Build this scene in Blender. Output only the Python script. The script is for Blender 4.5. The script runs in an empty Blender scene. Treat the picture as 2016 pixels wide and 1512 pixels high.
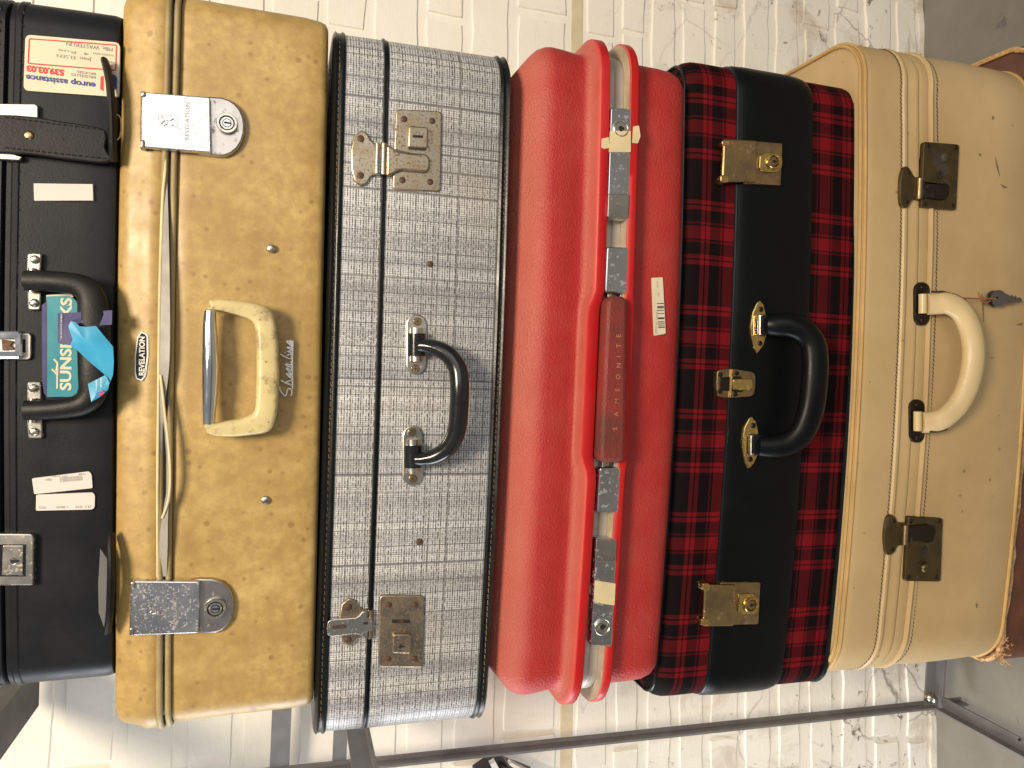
import bpy, bmesh, math, random
from mathutils import Vector, Matrix, noise
random.seed(7)
S = bpy.context.scene
COL = S.collection

# ------------------------------------------------------------------ camera, world, lamps, exposure
FPX = 1480.0                                   # focal length in pixels of the 2016 px wide picture
HC = 1.10                                      # camera height above the floor
_D = Vector((4950, 202, FPX)).normalized()     # world down, seen in the rolled camera (x right, y down, z forward)
_E = Vector((-445, -60, FPX)); _E = (_E - _D * _E.dot(_D)).normalized()   # away from the camera
_R = _E.cross(_D)
if _R.y > 0: _R = -_R                          # the stack's right is the picture's top
CAM = Vector((0, 0, HC))
cam = bpy.data.cameras.new('camera'); camo = bpy.data.objects.new('camera', cam); COL.objects.link(camo)
cam.sensor_fit = 'HORIZONTAL'; cam.sensor_width = 36; cam.lens = FPX * 36 / 2016
cam.clip_start = 0.01; cam.clip_end = 50
_ix = Vector((_R.x, _E.x, -_D.x)); _iy = Vector((_R.y, _E.y, -_D.y)); _iz = Vector((_R.z, _E.z, -_D.z))
mw = Matrix.Identity(4)
for i in range(3):
    mw[i][0] = _ix[i]; mw[i][1] = -_iy[i]; mw[i][2] = -_iz[i]; mw[i][3] = CAM[i]
camo.matrix_world = mw
S.camera = camo
def ray(px, py):
    v = Vector((px - 1008, py - 756, FPX))
    return Vector((_R.dot(v), _E.dot(v), -_D.dot(v)))

W = bpy.data.worlds.new('World'); S.world = W; W.use_nodes = True
bg = W.node_tree.nodes['Background']; bg.inputs[0].default_value = (0.95, 0.95, 1.0, 1); bg.inputs[1].default_value = 0.22
def lamp(name, loc, target, sx, sy, energy, color):
    l = bpy.data.lights.new(name, 'AREA'); l.shape = 'RECTANGLE'; l.size = sx; l.size_y = sy
    l.energy = energy; l.color = color
    o = bpy.data.objects.new(name, l); COL.objects.link(o); o.location = loc
    d = Vector(target) - Vector(loc); o.rotation_euler = d.to_track_quat('-Z', 'Y').to_euler()
    return o
lamp('ceiling_lamp', (0.22, -0.62, HC + 1.22), (0.0, 0.75, HC - 0.2), 0.42, 0.42, 42, (1.0, 0.84, 0.64))
lamp('window_daylight', (-1.75, 0.80, HC - 0.10), (-0.2, 0.90, HC - 0.2), 1.0, 1.4, 42, (0.90, 0.94, 1.0))
lamp('latch_reflection_fill', (1.20, -2.4, HC + 0.50), (0.0, 0.7, HC), 1.9, 2.1, 22, (1.0, 0.97, 0.92))  # added light behind the camera: whitens the upper chrome latch, gives soft fill
S.view_settings.view_transform = 'Standard'; S.view_settings.look = 'None'
S.view_settings.exposure = 0.2; S.view_settings.gamma = 1.0
S.render.engine = 'CYCLES'

# ------------------------------------------------------------------ materials
def rgb(c): return (c[0], c[1], c[2], 1.0)
class NT:
    def __init__(s, name):
        s.m = bpy.data.materials.new(name); s.m.use_nodes = True
        s.t = s.m.node_tree; s.n = s.t.nodes; s.b = s.n['Principled BSDF']
        s.tc = s.n.new('ShaderNodeTexCoord'); s.co = s.tc.outputs['Object']; s.uv = s.tc.outputs['UV']
    def set(s, k, v):
        i = s.b.inputs[k]
        if hasattr(v, 'node'): s.t.links.new(v, i)
        else: i.default_value = rgb(v) if isinstance(v, tuple) else v
    def link(s, v, i):
        if hasattr(v, 'node'): s.t.links.new(v, i)
        elif v is not None: i.default_value = rgb(v) if isinstance(v, tuple) and len(v) == 3 else v
    def mapped(s, sc=(1, 1, 1), co=None, loc=(0, 0, 0), rot=(0, 0, 0)):
        n = s.n.new('ShaderNodeMapping'); s.t.links.new(co or s.co, n.inputs[0])
        n.inputs['Scale'].default_value = sc; n.inputs['Location'].default_value = loc; n.inputs['Rotation'].default_value = rot
        return n.outputs[0]
    def noise(s, scale, detail=4, rough=0.55, co=None, dist=0.0, out='Fac'):
        n = s.n.new('ShaderNodeTexNoise'); s.t.links.new(co or s.co, n.inputs['Vector'])
        n.inputs['Scale'].default_value = scale; n.inputs['Detail'].default_value = detail
        n.inputs['Roughness'].default_value = rough; n.inputs['Distortion'].default_value = dist
        return n.outputs[out]
    def voro(s, scale, feat='F1', co=None, out='Distance', rand=1.0):
        n = s.n.new('ShaderNodeTexVoronoi'); n.feature = feat; s.t.links.new(co or s.co, n.inputs['Vector'])
        n.inputs['Scale'].default_value = scale; n.inputs['Randomness'].default_value = rand
        return n.outputs[out]
    def ramp(s, fac, stops, interp='LINEAR'):
        n = s.n.new('ShaderNodeValToRGB'); s.t.links.new(fac, n.inputs[0]); r = n.color_ramp; r.interpolation = interp
        while len(r.elements) < len(stops): r.elements.new(1.0)
        for e, (p, c) in zip(r.elements, stops):
            e.position = p; e.color = rgb(c) if isinstance(c, tuple) else (c, c, c, 1)
        return n.outputs[0]
    def math(s, op, a, b=None, c=None, clamp=False):
        n = s.n.new('ShaderNodeMath'); n.operation = op; n.use_clamp = clamp
        for k, v in enumerate((a, b, c)):
            if v is not None: s.link(v, n.inputs[k])
        return n.outputs[0]
    def mix(s, fac, a, b, mode='MIX'):
        n = s.n.new('ShaderNodeMix'); n.data_type = 'RGBA'; n.blend_type = mode
        s.link(fac, n.inputs[0]); s.link(a, n.inputs[6]); s.link(b, n.inputs[7])
        return n.outputs[2]
    def sep(s, co):
        n = s.n.new('ShaderNodeSeparateXYZ'); s.t.links.new(co, n.inputs[0]); return n.outputs
    def comb(s, x, y, z):
        n = s.n.new('ShaderNodeCombineXYZ')
        for k, v in enumerate((x, y, z)): s.link(v, n.inputs[k])
        return n.outputs[0]
    def bump(s, h, strength=0.3, dist=0.001, prev=None):
        n = s.n.new('ShaderNodeBump'); s.t.links.new(h, n.inputs['Height'])
        n.inputs['Strength'].default_value = strength; n.inputs['Distance'].default_value = dist
        if prev is not None: s.t.links.new(prev, n.inputs['Normal'])
        s.t.links.new(n.outputs[0], s.b.inputs['Normal']); return n.outputs[0]

def plain(name, col, rough=0.5, metal=0.0, var=0.12, nscale=60, bump=0.0, bscale=400):
    m = NT(name)
    n = m.noise(nscale, 5)
    lo = tuple(c * (1 - var) for c in col); hi = tuple(min(1, c * (1 + var)) for c in col)
    m.set('Base Color', m.ramp(n, [(0.3, lo), (0.7, hi)]))
    m.set('Roughness', m.ramp(m.noise(nscale * 1.7, 3), [(0.3, max(0.02, rough - 0.08)), (0.7, min(1, rough + 0.08))]))
    m.set('Metallic', metal)
    if bump: m.bump(m.noise(bscale, 3), bump, 0.0008)
    return m.m
def leather(name, col, rough, grain, strength, var=0.15, dust=None, dustamt=0.0, uptint=0.0, spec=0.5, lump=0.25):
    m = NT(name)
    c = m.ramp(m.noise(9, 6, 0.6), [(0.3, tuple(x * (1 - var) for x in col)), (0.72, tuple(min(1, x * (1 + var)) for x in col))])
    if dust:
        d = m.math('MULTIPLY', m.ramp(m.noise(14, 7, 0.7), [(0.42, 0.0), (0.75, 1.0)]), dustamt)
        c = m.mix(d, c, dust)
    if uptint:                                  # paler tint mixed in on the faces that look up
        g = m.n.new('ShaderNodeNewGeometry'); nz = m.sep(g.outputs['Normal'])[2]
        u = m.math('MULTIPLY', m.ramp(nz, [(0.12, 0.0), (0.75, 1.0)]), m.ramp(m.noise(20, 5), [(0.2, 0.5), (0.8, 1.0)]))
        c = m.mix(m.math('MULTIPLY', u, uptint), c, dust)
    m.set('Base Color', m.mix(1.0, c, (0.87, 0.87, 0.87), 'MULTIPLY')); m.set('Specular IOR Level', spec)
    m.set('Roughness', m.ramp(m.noise(30, 5), [(0.3, rough - 0.07), (0.7, rough + 0.1)]))
    v = m.voro(grain, 'F1'); n = m.noise(grain * 0.6, 4)
    nb = m.bump(m.math('ADD', v, n), strength, 0.0006)
    m.bump(m.noise(18, 3), lump, 0.003, nb)
    return m.m
M = {}
def mk_yellow():
    m = NT('mustard_vinyl')
    big = m.ramp(m.noise(13, 8, 0.68), [(0.32, (0.36, 0.235, 0.075)), (0.5, (0.49, 0.335, 0.112)), (0.68, (0.60, 0.43, 0.155))])
    mid = m.ramp(m.noise(95, 6, 0.72), [(0.40, 0.0), (0.60, 1.0)])
    c = m.mix(m.math('MULTIPLY', mid, 0.5), big, (0.33, 0.20, 0.065))
    sp = m.ramp(m.math('ADD', m.voro(75, 'F1', m.mapped((1, 1, 1))), m.math('MULTIPLY', m.noise(30, 3), 0.45)), [(0.31, 1.0), (0.42, 0.0)])
    c = m.mix(m.math('MULTIPLY', sp, 0.58), c, (0.24, 0.13, 0.045))
    blot = m.ramp(m.noise(16, 8, 0.75, dist=0.6), [(0.58, 0.0), (0.70, 1.0)])
    c = m.mix(m.math('MULTIPLY', blot, 0.40), c, (0.30, 0.18, 0.06))
    st = m.ramp(m.noise(1.0, 6, 0.7, m.mapped((30, 30, 110), rot=(0, 0.7, 0))), [(0.66, 0.0), (0.74, 1.0)])
    c = m.mix(m.math('MULTIPLY', st, 0.25), c, (0.24, 0.14, 0.05))
    m.set('Base Color', m.mix(1.0, c, (0.87, 0.87, 0.87), 'MULTIPLY')); m.set('Roughness', m.ramp(m.noise(40, 4), [(0.3, 0.36), (0.7, 0.52)]))
    nb = m.bump(m.noise(900, 2), 0.12, 0.0004); m.bump(m.noise(12, 4), 0.35, 0.003, nb)
    return m.m
M['yellow'] = mk_yellow()
M['red'] = leather('red_vinyl', (0.42, 0.025, 0.022), 0.54, 560, 0.80, 0.10, (0.58, 0.25, 0.17), 0.13, 0.48, 0.35)
M['red_rim'] = leather('red_rim_plastic', (0.50, 0.008, 0.010), 0.42, 700, 0.06, 0.08, (0.60, 0.20, 0.14), 0.05, 0.5, 0.35)
M['red_grip'] = leather('worn_red_plastic', (0.25, 0.028, 0.020), 0.58, 420, 0.5, 0.3, (0.055, 0.028, 0.018), 0.95)
M['black'] = leather('black_leatherette', (0.0105, 0.012, 0.0155), 0.40, 650, 0.08, 0.25, (0.024, 0.024, 0.023), 0.3, 0, 0.22, 0.12)
M['black_gloss'] = plain('glossy_black_plastic', (0.010, 0.011, 0.012), 0.16, 0, 0.2)
M['black_band'] = leather('smooth_black_leather', (0.0025, 0.0035, 0.0040), 0.36, 600, 0.05, 0.25, None, 0, 0, 0.16, 0.1)
M['trim'] = leather('black_trim_vinyl', (0.006, 0.008, 0.009), 0.28, 600, 0.08, 0.2, None, 0, 0, 0.3)
M['strap'] = leather('worn_black_strap', (0.0075, 0.0075, 0.0078), 0.44, 600, 0.12, 0.3, (0.035, 0.035, 0.032), 0.45, 0, 0.24, 0.12)
M['strap_lit'] = leather('lit_strap_face', (0.15, 0.15, 0.15), 0.6, 300, 0.2, 0.2)  # black strap leather with the light on it put into the colour
M['chrome'] = None
def metal(name, col, rough, specks=None, amt=0.5, sscale=120, grime=None, thr=0.60, gthr=0.5):
    m = NT(name)
    c = m.ramp(m.noise(25, 5), [(0.3, tuple(x * 0.85 for x in col)), (0.7, col)])
    r = m.ramp(m.noise(35, 6, 0.65), [(0.3, max(0.04, rough - 0.08)), (0.7, rough + 0.10)])
    met = 1.0
    if grime:
        g = m.ramp(m.noise(38, 7, 0.7), [(gthr, 0.0), (gthr + 0.18, 1.0)])
        c = m.mix(m.math('MULTIPLY', g, 0.75), c, grime); r = m.mix(g, r, (0.5, 0.5, 0.5))
    if specks:
        k = m.ramp(m.noise(sscale, 3, 0.6), [(thr, 0.0), (thr + 0.05, 1.0)])
        k2 = m.math('MULTIPLY', k, amt)
        c = m.mix(k2, c, specks); r = m.mix(k2, r, (0.75, 0.75, 0.75)); met = m.math('SUBTRACT', 1.0, k2)
    m.set('Base Color', c); m.set('Roughness', r); m.set('Metallic', met)
    m.bump(m.noise(60, 4), 0.12, 0.0006)
    return m.m
M['chrome'] = metal('scuffed_chrome', (0.66, 0.66, 0.67), 0.22, (0.36, 0.35, 0.34), 0.45, 520, None, 0.575)
M['silver'] = metal('bright_silver', (0.86, 0.86, 0.85), 0.30, None)
M['chrome_lock'] = metal('worn_lock_chrome', (0.60, 0.63, 0.68), 0.20, (0.30, 0.29, 0.28), 0.4, 200)
M['worn_red'] = plain('worn_red_lettering', (0.36, 0.13, 0.08), 0.7)
M['chrome_clean'] = metal('polished_chrome', (0.80, 0.81, 0.83), 0.10, None)
M['steel_dull'] = metal('dull_lock_steel', (0.50, 0.47, 0.44), 0.30, (0.25, 0.22, 0.2), 0.4, 200)
M['rusty'] = metal('rust_specked_nickel', (0.42, 0.36, 0.27), 0.32, (0.14, 0.075, 0.035), 0.95, 520, (0.36, 0.28, 0.17), 0.57, 0.46)
M['rust_rivet'] = plain('rusty_rivet', (0.10, 0.056, 0.035), 0.6, 0.5, 0.35, 400)
M['nickel'] = metal('aged_nickel', (0.60, 0.57, 0.50), 0.28, (0.3, 0.26, 0.2), 0.5, 300)
M['brass'] = metal('tarnished_brass', (0.42, 0.30, 0.15), 0.30, (0.10, 0.07, 0.04), 0.5, 140, (0.16, 0.11, 0.075), 0.62, 0.45)
M['brass_bright'] = metal('polished_brass', (0.62, 0.45, 0.17), 0.22, (0.2, 0.14, 0.05), 0.4, 200)
M['bronze'] = metal('dark_bronze', (0.155, 0.115, 0.055), 0.40, (0.03, 0.025, 0.02), 0.7, 40, (0.09, 0.07, 0.04), 0.58, 0.45)
M['bronze_dark'] = metal('blackened_bronze', (0.055, 0.045, 0.035), 0.38, (0.015, 0.012, 0.01), 0.6, 60)
M['alu'] = plain('dull_aluminium', (0.47, 0.43, 0.38), 0.40, 0.45, 0.15, 30)
M['yellowed'] = plain('yellowed_seal', (0.40, 0.33, 0.22), 0.6, 0, 0.3, 50)
M['dark'] = plain('dark_gap', (0.008, 0.007, 0.007), 0.7)
M['cream_grip'] = NT('yellowed_ivory_plastic').m
def mk_ivory():
    m = NT('yellowed_ivory')
    c = m.ramp(m.noise(20, 4), [(0.3, (0.60, 0.49, 0.22)), (0.7, (0.72, 0.62, 0.32))])
    g = m.ramp(m.noise(60, 8, 0.75), [(0.50, 0.0), (0.62, 1.0)])
    c = m.mix(m.math('MULTIPLY', g, 0.75), c, (0.25, 0.18, 0.08))
    k = m.ramp(m.voro(120), [(0.10, 1.0), (0.16, 0.0)])
    c = m.mix(m.math('MULTIPLY', k, 0.6), c, (0.10, 0.07, 0.04))
    m.set('Base Color', m.mix(1.0, c, (0.87, 0.87, 0.87), 'MULTIPLY')); m.set('Roughness', 0.34); m.bump(m.noise(80, 4), 0.1, 0.0006)
    return m.m
M['ivory'] = mk_ivory()
def mk_cream():
    m = NT('cream_hide')
    c = m.ramp(m.noise(5, 6, 0.6), [(0.28, (0.44, 0.30, 0.140)), (0.5, (0.53, 0.375, 0.180)), (0.74, (0.60, 0.44, 0.23))])
    st = m.ramp(m.noise(24, 8, 0.72, dist=0.4), [(0.60, 0.0), (0.76, 1.0)])
    c = m.mix(m.math('MULTIPLY', st, 0.32), c, (0.40, 0.27, 0.13))
    k = m.ramp(m.noise(1.0, 5, 0.6, m.mapped((60, 60, 22), rot=(0, 0.4, 0))), [(0.695, 0.0), (0.735, 1.0)])
    c = m.mix(m.math('MULTIPLY', k, 0.5), c, (0.22, 0.14, 0.07))
    pit = m.ramp(m.math('ADD', m.voro(34), m.math('MULTIPLY', m.noise(9, 3), 0.30)), [(0.185, 1.0), (0.215, 0.0)])
    c = m.mix(m.math('MULTIPLY', pit, 0.6), c, (0.17, 0.10, 0.05))
    m.set('Base Color', m.mix(1.0, c, (0.87, 0.87, 0.87), 'MULTIPLY')); m.set('Roughness', m.ramp(m.noise(30, 4), [(0.3, 0.40), (0.7, 0.56)]))
    nb = m.bump(m.noise(500, 3), 0.12, 0.0004); m.bump(m.noise(14, 4), 0.4, 0.003, nb)
    return m.m
M['cream'] = mk_cream()
M['cream_grip'] = leather('cream_handle_hide', (0.64, 0.49, 0.255), 0.34, 500, 0.08, 0.10, (0.40, 0.26, 0.11), 0.25)
M['cream_pipe'] = leather('amber_piping', (0.56, 0.36, 0.13), 0.40, 400, 0.1, 0.25, (0.35, 0.2, 0.08), 0.5)
M['lining'] = plain('cream_lining_edge', (0.66, 0.56, 0.33), 0.6, 0, 0.15)
M['lining_grey'] = plain('greyed_lining', (0.30, 0.28, 0.24), 0.6, 0, 0.3, 40)
M['pipe_yellow'] = leather('dirty_khaki_piping', (0.40, 0.31, 0.14), 0.5, 400, 0.2, 0.3, (0.13, 0.09, 0.05), 0.7)
M['stitch_tan'] = plain('tan_thread', (0.27, 0.16, 0.07), 0.8)
M['stitch_dark'] = plain('dark_thread', (0.030, 0.022, 0.016), 0.8)
M['paper'] = plain('white_paper', (0.61, 0.56, 0.52), 0.7, 0, 0.03, 20)
M['paper_cream'] = plain('aged_paper', (0.62, 0.55, 0.40), 0.6, 0, 0.07, 40)
M['tape'] = plain('masking_tape', (0.62, 0.52, 0.30), 0.7, 0, 0.12, 60)
M['ink'] = plain('black_ink', (0.035, 0.03, 0.03), 0.7)
M['ink_grey'] = plain('faded_grey_ink', (0.30, 0.28, 0.26), 0.7)
M['ink_red'] = plain('red_ink', (0.62, 0.045, 0.035), 0.6)
M['ink_blue'] = plain('blue_ink', (0.035, 0.060, 0.24), 0.6)
M['white_print'] = plain('white_print', (0.78, 0.76, 0.70), 0.5)
M['print_beige'] = plain('beige_print', (0.62, 0.56, 0.40), 0.5)
M['teal'] = plain('teal_card', (0.020, 0.22, 0.27), 0.35, 0, 0.15, 30)
M['purple'] = plain('purple_paper', (0.035, 0.030, 0.13), 0.35, 0, 0.15, 40)
M['blue_paper'] = plain('sky_blue_paper', (0.035, 0.30, 0.50), 0.35, 0, 0.12, 30)
M['navy_plastic'] = plain('navy_plastic', (0.015, 0.02, 0.10), 0.3)
M['enamel'] = plain('black_enamel', (0.012, 0.010, 0.012), 0.25)
M['rack'] = plain('grey_painted_steel', (0.20, 0.20, 0.205), 0.38, 0.3, 0.15, 30)
M['key'] = metal('grey_key_steel', (0.22, 0.22, 0.215), 0.42, (0.08, 0.07, 0.06), 0.5, 200)
M['string'] = plain('rust_brown_string', (0.30, 0.11, 0.04), 0.8)
def mk_brown():
    m = NT('worn_brown_leather')
    c = m.ramp(m.noise(9, 7, 0.7), [(0.3, (0.030, 0.012, 0.008)), (0.52, (0.10, 0.036, 0.018)), (0.75, (0.22, 0.09, 0.042))])
    m.set('Base Color', c); m.set('Roughness', 0.38)
    m.bump(m.noise(60, 5), 0.3, 0.002)
    return m.m
M['brown'] = mk_brown()
M['brown_dark'] = leather('dark_brown_leather', (0.035, 0.016, 0.012), 0.4, 300, 0.2)
M['fray'] = plain('frayed_hide', (0.50, 0.30, 0.13), 0.8, 0, 0.4, 200, 0.6, 500)

def mk_tweed():
    m = NT('grey_tweed_cloth')
    u, v, _ = m.sep(m.uv)                      # metres along and across
    def band(coord, seed, sc):                 # 1-D noise
        return m.noise(1.0, 2, 0.5, m.comb(m.math('MULTIPLY', coord, sc), seed, 0.0))
    def lines(coord, period, width):
        s_ = m.math('PINGPONG', coord, period * 0.5)
        return m.math('LESS_THAN', s_, m.math('MULTIPLY', width, period * 0.5))
    wv = m.ramp(band(v, 3.1, 260), [(0.30, 0.10), (0.70, 0.62)])
    wu = m.ramp(band(u, 9.7, 120), [(0.30, 0.12), (0.72, 0.62)])
    l1 = m.math('MULTIPLY', lines(v, 0.0024, wv), m.ramp(m.noise(1.0, 2, 0.5, m.mapped((290, 520, 1), m.uv)), [(0.40, 0.25), (0.52, 1.0)])); l2 = lines(u, 0.0020, wu)
    # bold threads at irregular spacing give the faint check
    def bold(coord, seed, amp, period, w):
        q = m.math('MULTIPLY_ADD', m.noise(1.0, 1, 0.5, m.comb(m.math('MULTIPLY', coord, 55), seed, 0.0)), amp, coord)
        return lines(q, period, w)
    k1 = bold(v, 4.4, 0.022, 0.0056, 0.12); k2 = m.math('MULTIPLY', bold(u, 8.8, 0.030, 0.0125, 0.085), 1.1)
    zone = m.ramp(m.math('PINGPONG', m.math('ADD', u, 0.012), 0.034), [(0.0, 0.0), (0.5, 0.0), (0.52, 1.0), (1.0, 1.0)])
    dots = m.math('MULTIPLY', m.math('GREATER_THAN', m.voro(900, 'F1', m.mapped((1, 1, 1), m.uv)), 0.42), 0.7)
    d = m.math('MAXIMUM', m.math('MULTIPLY', l1, 0.95), m.math('MULTIPLY', l2, 0.62))
    d = m.math('MAXIMUM', d, m.math('MULTIPLY', m.math('MAXIMUM', k1, k2), 0.75))
    d = m.math('MAXIMUM', d, m.math('MULTIPLY', dots, m.ramp(band(u, 21.0, 45), [(0.4, 0.15), (0.6, 0.8)])), clamp=True)
    tone = m.ramp(band(u, 5.5, 60), [(0.35, (0.56, 0.57, 0.59)), (0.65, (0.78, 0.78, 0.77))])
    c = m.mix(d, tone, (0.045, 0.044, 0.047))
    c = m.mix(m.ramp(m.noise(10, 5), [(0.45, 0.0), (0.8, 0.25)]), c, (0.35, 0.29, 0.2))
    m.set('Base Color', c); m.set('Roughness', 0.34)
    m.bump(d, 0.35, -0.0006)
    return m.m
M['tweed'] = mk_tweed()
def mk_tartan():
    m = NT('red_black_tartan')
    u, v, _ = m.sep(m.uv)
    seq = [(1, 4.5), (0, 1.6), (1, 4.5), (0, 12.5), (.75, 2.2), (0, 1.8), (1, 13.5), (0, 1.8), (.75, 2.2), (0, 12.5), (1, 4.5), (0, 1.6), (1, 4.5), (0, 43)]
    tot = sum(w for _, w in seq)
    stops = []; a = 0
    for val, w in seq: stops.append((a / tot, float(val))); a += w
    def sett(coord, off):
        q = m.math('FRACT', m.math('DIVIDE', m.math('ADD', coord, off), tot / 1000))
        return m.ramp(q, stops, 'CONSTANT')
    A = sett(u, 0.9135); B = sett(v, 1.0)
    tw = m.math('GREATER_THAN', m.math('FRACT', m.math('DIVIDE', m.math('ADD', u, v), 0.0012)), 0.5)
    t = m.math('MULTIPLY_ADD', tw, 0.7, 0.15)
    val = m.math('ADD', m.math('MULTIPLY', A, t), m.math('MULTIPLY', B, m.math('SUBTRACT', 1.0, t)))
    val = m.math('POWER', val, 2.0)
    c = m.mix(val, (0.003, 0.0036, 0.004), (0.20, 0.0075, 0.0125))
    c = m.mix(m.math('MULTIPLY', m.noise(40, 4), 0.3), c, (0.03, 0.008, 0.01))
    m.set('Base Color', m.mix(1.0, c, (0.87, 0.87, 0.87), 'MULTIPLY')); m.set('Roughness', 0.7); m.set('Specular IOR Level', 0.05)
    m.bump(tw, 0.2, 0.0003)
    return m.m
M['tartan'] = mk_tartan()
def mk_brick():
    m = NT('flaking_white_paint')
    geo = m.n.new('ShaderNodeNewGeometry'); P = geo.outputs['Position']
    x, y, z = m.sep(P)
    low = m.ramp(m.math('ADD', m.math('MULTIPLY', z, 1.0), m.math('MULTIPLY', m.noise(5, 4, co=P), 0.25)), [(0.32, 1.0), (0.92, 0.0)])
    c = m.ramp(m.noise(6, 6, 0.6, P), [(0.3, (0.80, 0.77, 0.68)), (0.7, (0.89, 0.86, 0.78))])
    stain = m.ramp(m.noise(11, 8, 0.7, P, 0.5), [(0.54, 0.0), (0.70, 1.0)])
    c = m.mix(m.math('MULTIPLY', stain, m.math('MULTIPLY_ADD', low, 0.60, 0.10)), c, (0.42, 0.33, 0.22))
    sc = m.noise(7, 4, co=P, out='Color')
    wob = m.n.new('ShaderNodeVectorMath'); wob.operation = 'MULTIPLY_ADD'
    m.t.links.new(sc, wob.inputs[0]); wob.inputs[1].default_value = (0.09, 0.09, 0.09); m.t.links.new(P, wob.inputs[2])
    crk = m.voro(9.0, 'DISTANCE_TO_EDGE', wob.outputs[0])
    cm = m.math('MULTIPLY', m.ramp(crk, [(0.0, 1.0), (0.026, 0.0)]), m.ramp(m.noise(6, 4, co=P), [(0.47, 0.0), (0.57, 1.0)]))
    cm = m.math('MULTIPLY', cm, m.math('MULTIPLY_ADD', m.math('POWER', low, 2.0), 0.9, 0.03), clamp=True)
    c = m.mix(m.math('MULTIPLY', cm, 0.80), c, (0.16, 0.12, 0.10))
    spk = m.math('MULTIPLY', m.ramp(m.noise(34, 7, 0.7, P, 0.8), [(0.615, 0.0), (0.655, 1.0)]), m.math('MULTIPLY_ADD', low, 0.85, 0.03))
    c = m.mix(spk, c, (0.17, 0.12, 0.10))
    rust = m.ramp(m.noise(8.5, 6, 0.6, m.mapped((1, 1, 1), P, (3.3, 1.7, 8.1))), [(0.735, 0.0), (0.75, 1.0)])
    c = m.mix(rust, c, (0.30, 0.075, 0.04))
    m.set('Base Color', c); m.set('Roughness', 0.62)
    h = m.math('ADD', m.noise(28, 8, 0.65, P, 0.3), m.math('MULTIPLY', m.math('ADD', cm, spk), -0.5))
    nb = m.bump(h, 0.40, 0.0024)
    brush = m.noise(1.0, 4, 0.6, m.mapped((40, 40, 260), P))
    m.bump(brush, 0.30, 0.0010, nb)
    return m.m
M['brick'] = mk_brick()
def mk_ochre():
    m = NT('bare_ochre_joint')
    m.set('Base Color', m.ramp(m.noise(20, 6), [(0.3, (0.56, 0.46, 0.29)), (0.7, (0.74, 0.66, 0.48))])); m.set('Roughness', 0.8)
    m.bump(m.noise(60, 6), 0.4, 0.003); return m.m
M['ochre'] = mk_ochre()
def mk_floor():
    m = NT('grey_concrete')
    c = m.ramp(m.noise(4, 7, 0.65), [(0.3, (0.17, 0.157, 0.13)), (0.7, (0.275, 0.255, 0.215))])
    s_ = m.ramp(m.noise(13, 6, 0.6, dist=0.5), [(0.64, 0.0), (0.68, 1.0)])
    c = m.mix(m.math('MULTIPLY', s_, 0.7), c, (0.10, 0.10, 0.10))
    w = m.ramp(m.noise(70, 4), [(0.70, 0.0), (0.74, 1.0)])
    c = m.mix(w, c, (0.6, 0.58, 0.52))
    m.set('Base Color', c); m.set('Roughness', 0.6); m.bump(m.noise(30, 6), 0.25, 0.004); return m.m
M['floor'] = mk_floor()
M['beam'] = plain('dark_steel_beam', (0.060, 0.055, 0.052), 0.5, 0.2, 0.2, 20)
M['scuff'] = plain('brown_scuff', (0.17, 0.125, 0.08), 0.8)

# ------------------------------------------------------------------ frames and mesh builders
def sag_world(X, Z):                            # the tired stack sags a little in the middle
    zr = Z - HC
    return -0.020 * (-zr) * max(0.0, 1 - (X / 0.33) ** 2)
class Frame:
    """A thing's own upright frame: x to its right, y into its depth, z up; pixel lookups measure the photograph."""
    def __init__(s, Y0, yaw=0.0, tilt=0.0, sag=True, org=None):
        s.M = Matrix.Translation(org or Vector((0, Y0, HC))) @ Matrix.Rotation(yaw, 4, 'Z') @ Matrix.Rotation(-tilt, 4, 'Y')
        s.I = s.M.inverted(); s.sag = sag; s.root = None
    def p(s, px, py, y=0.0):
        d = s.I.to_3x3() @ ray(px, py); o = s.I @ CAM
        t = (y - o.y) / d.y; q = o + d * t
        if s.sag:
            w = s.M @ q; q.z -= sag_world(w.x, w.z)
        return q
    def p2(s, px, py, y=0.0):
        q = s.p(px, py, y); return (q.x, q.z)
    def rebase(s, x, y, z):
        s.M = s.M @ Matrix.Translation((x, y, z)); s.I = s.M.inverted()
    def warp(s, v):
        if not s.sag: return v
        w = s.M @ v
        return Vector((v.x, v.y, v.z + sag_world(w.x, w.z)))
    def endx(s, px, py, r):                     # true end of a rounded body whose outline shows at this pixel
        x, _ = s.p2(px, py); w = s.M @ Vector((x, 0, 0)); a = abs(math.atan2(w.x, w.y))
        k = 1 - math.cos(a) + math.tan(a) - math.sin(a) * math.tan(a)
        return x + math.copysign(r * k, x)

def tag(o, label=None, cat=None, group=None, kind=None):
    if label: o['label'] = label
    if cat: o['category'] = cat
    if group: o['group'] = group
    if kind: o['kind'] = kind
    return o
def empty(name, mat4, label, cat):
    o = bpy.data.objects.new(name, None); COL.objects.link(o); o.matrix_world = mat4
    o.empty_display_size = 0.03
    return tag(o, label, cat)

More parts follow.
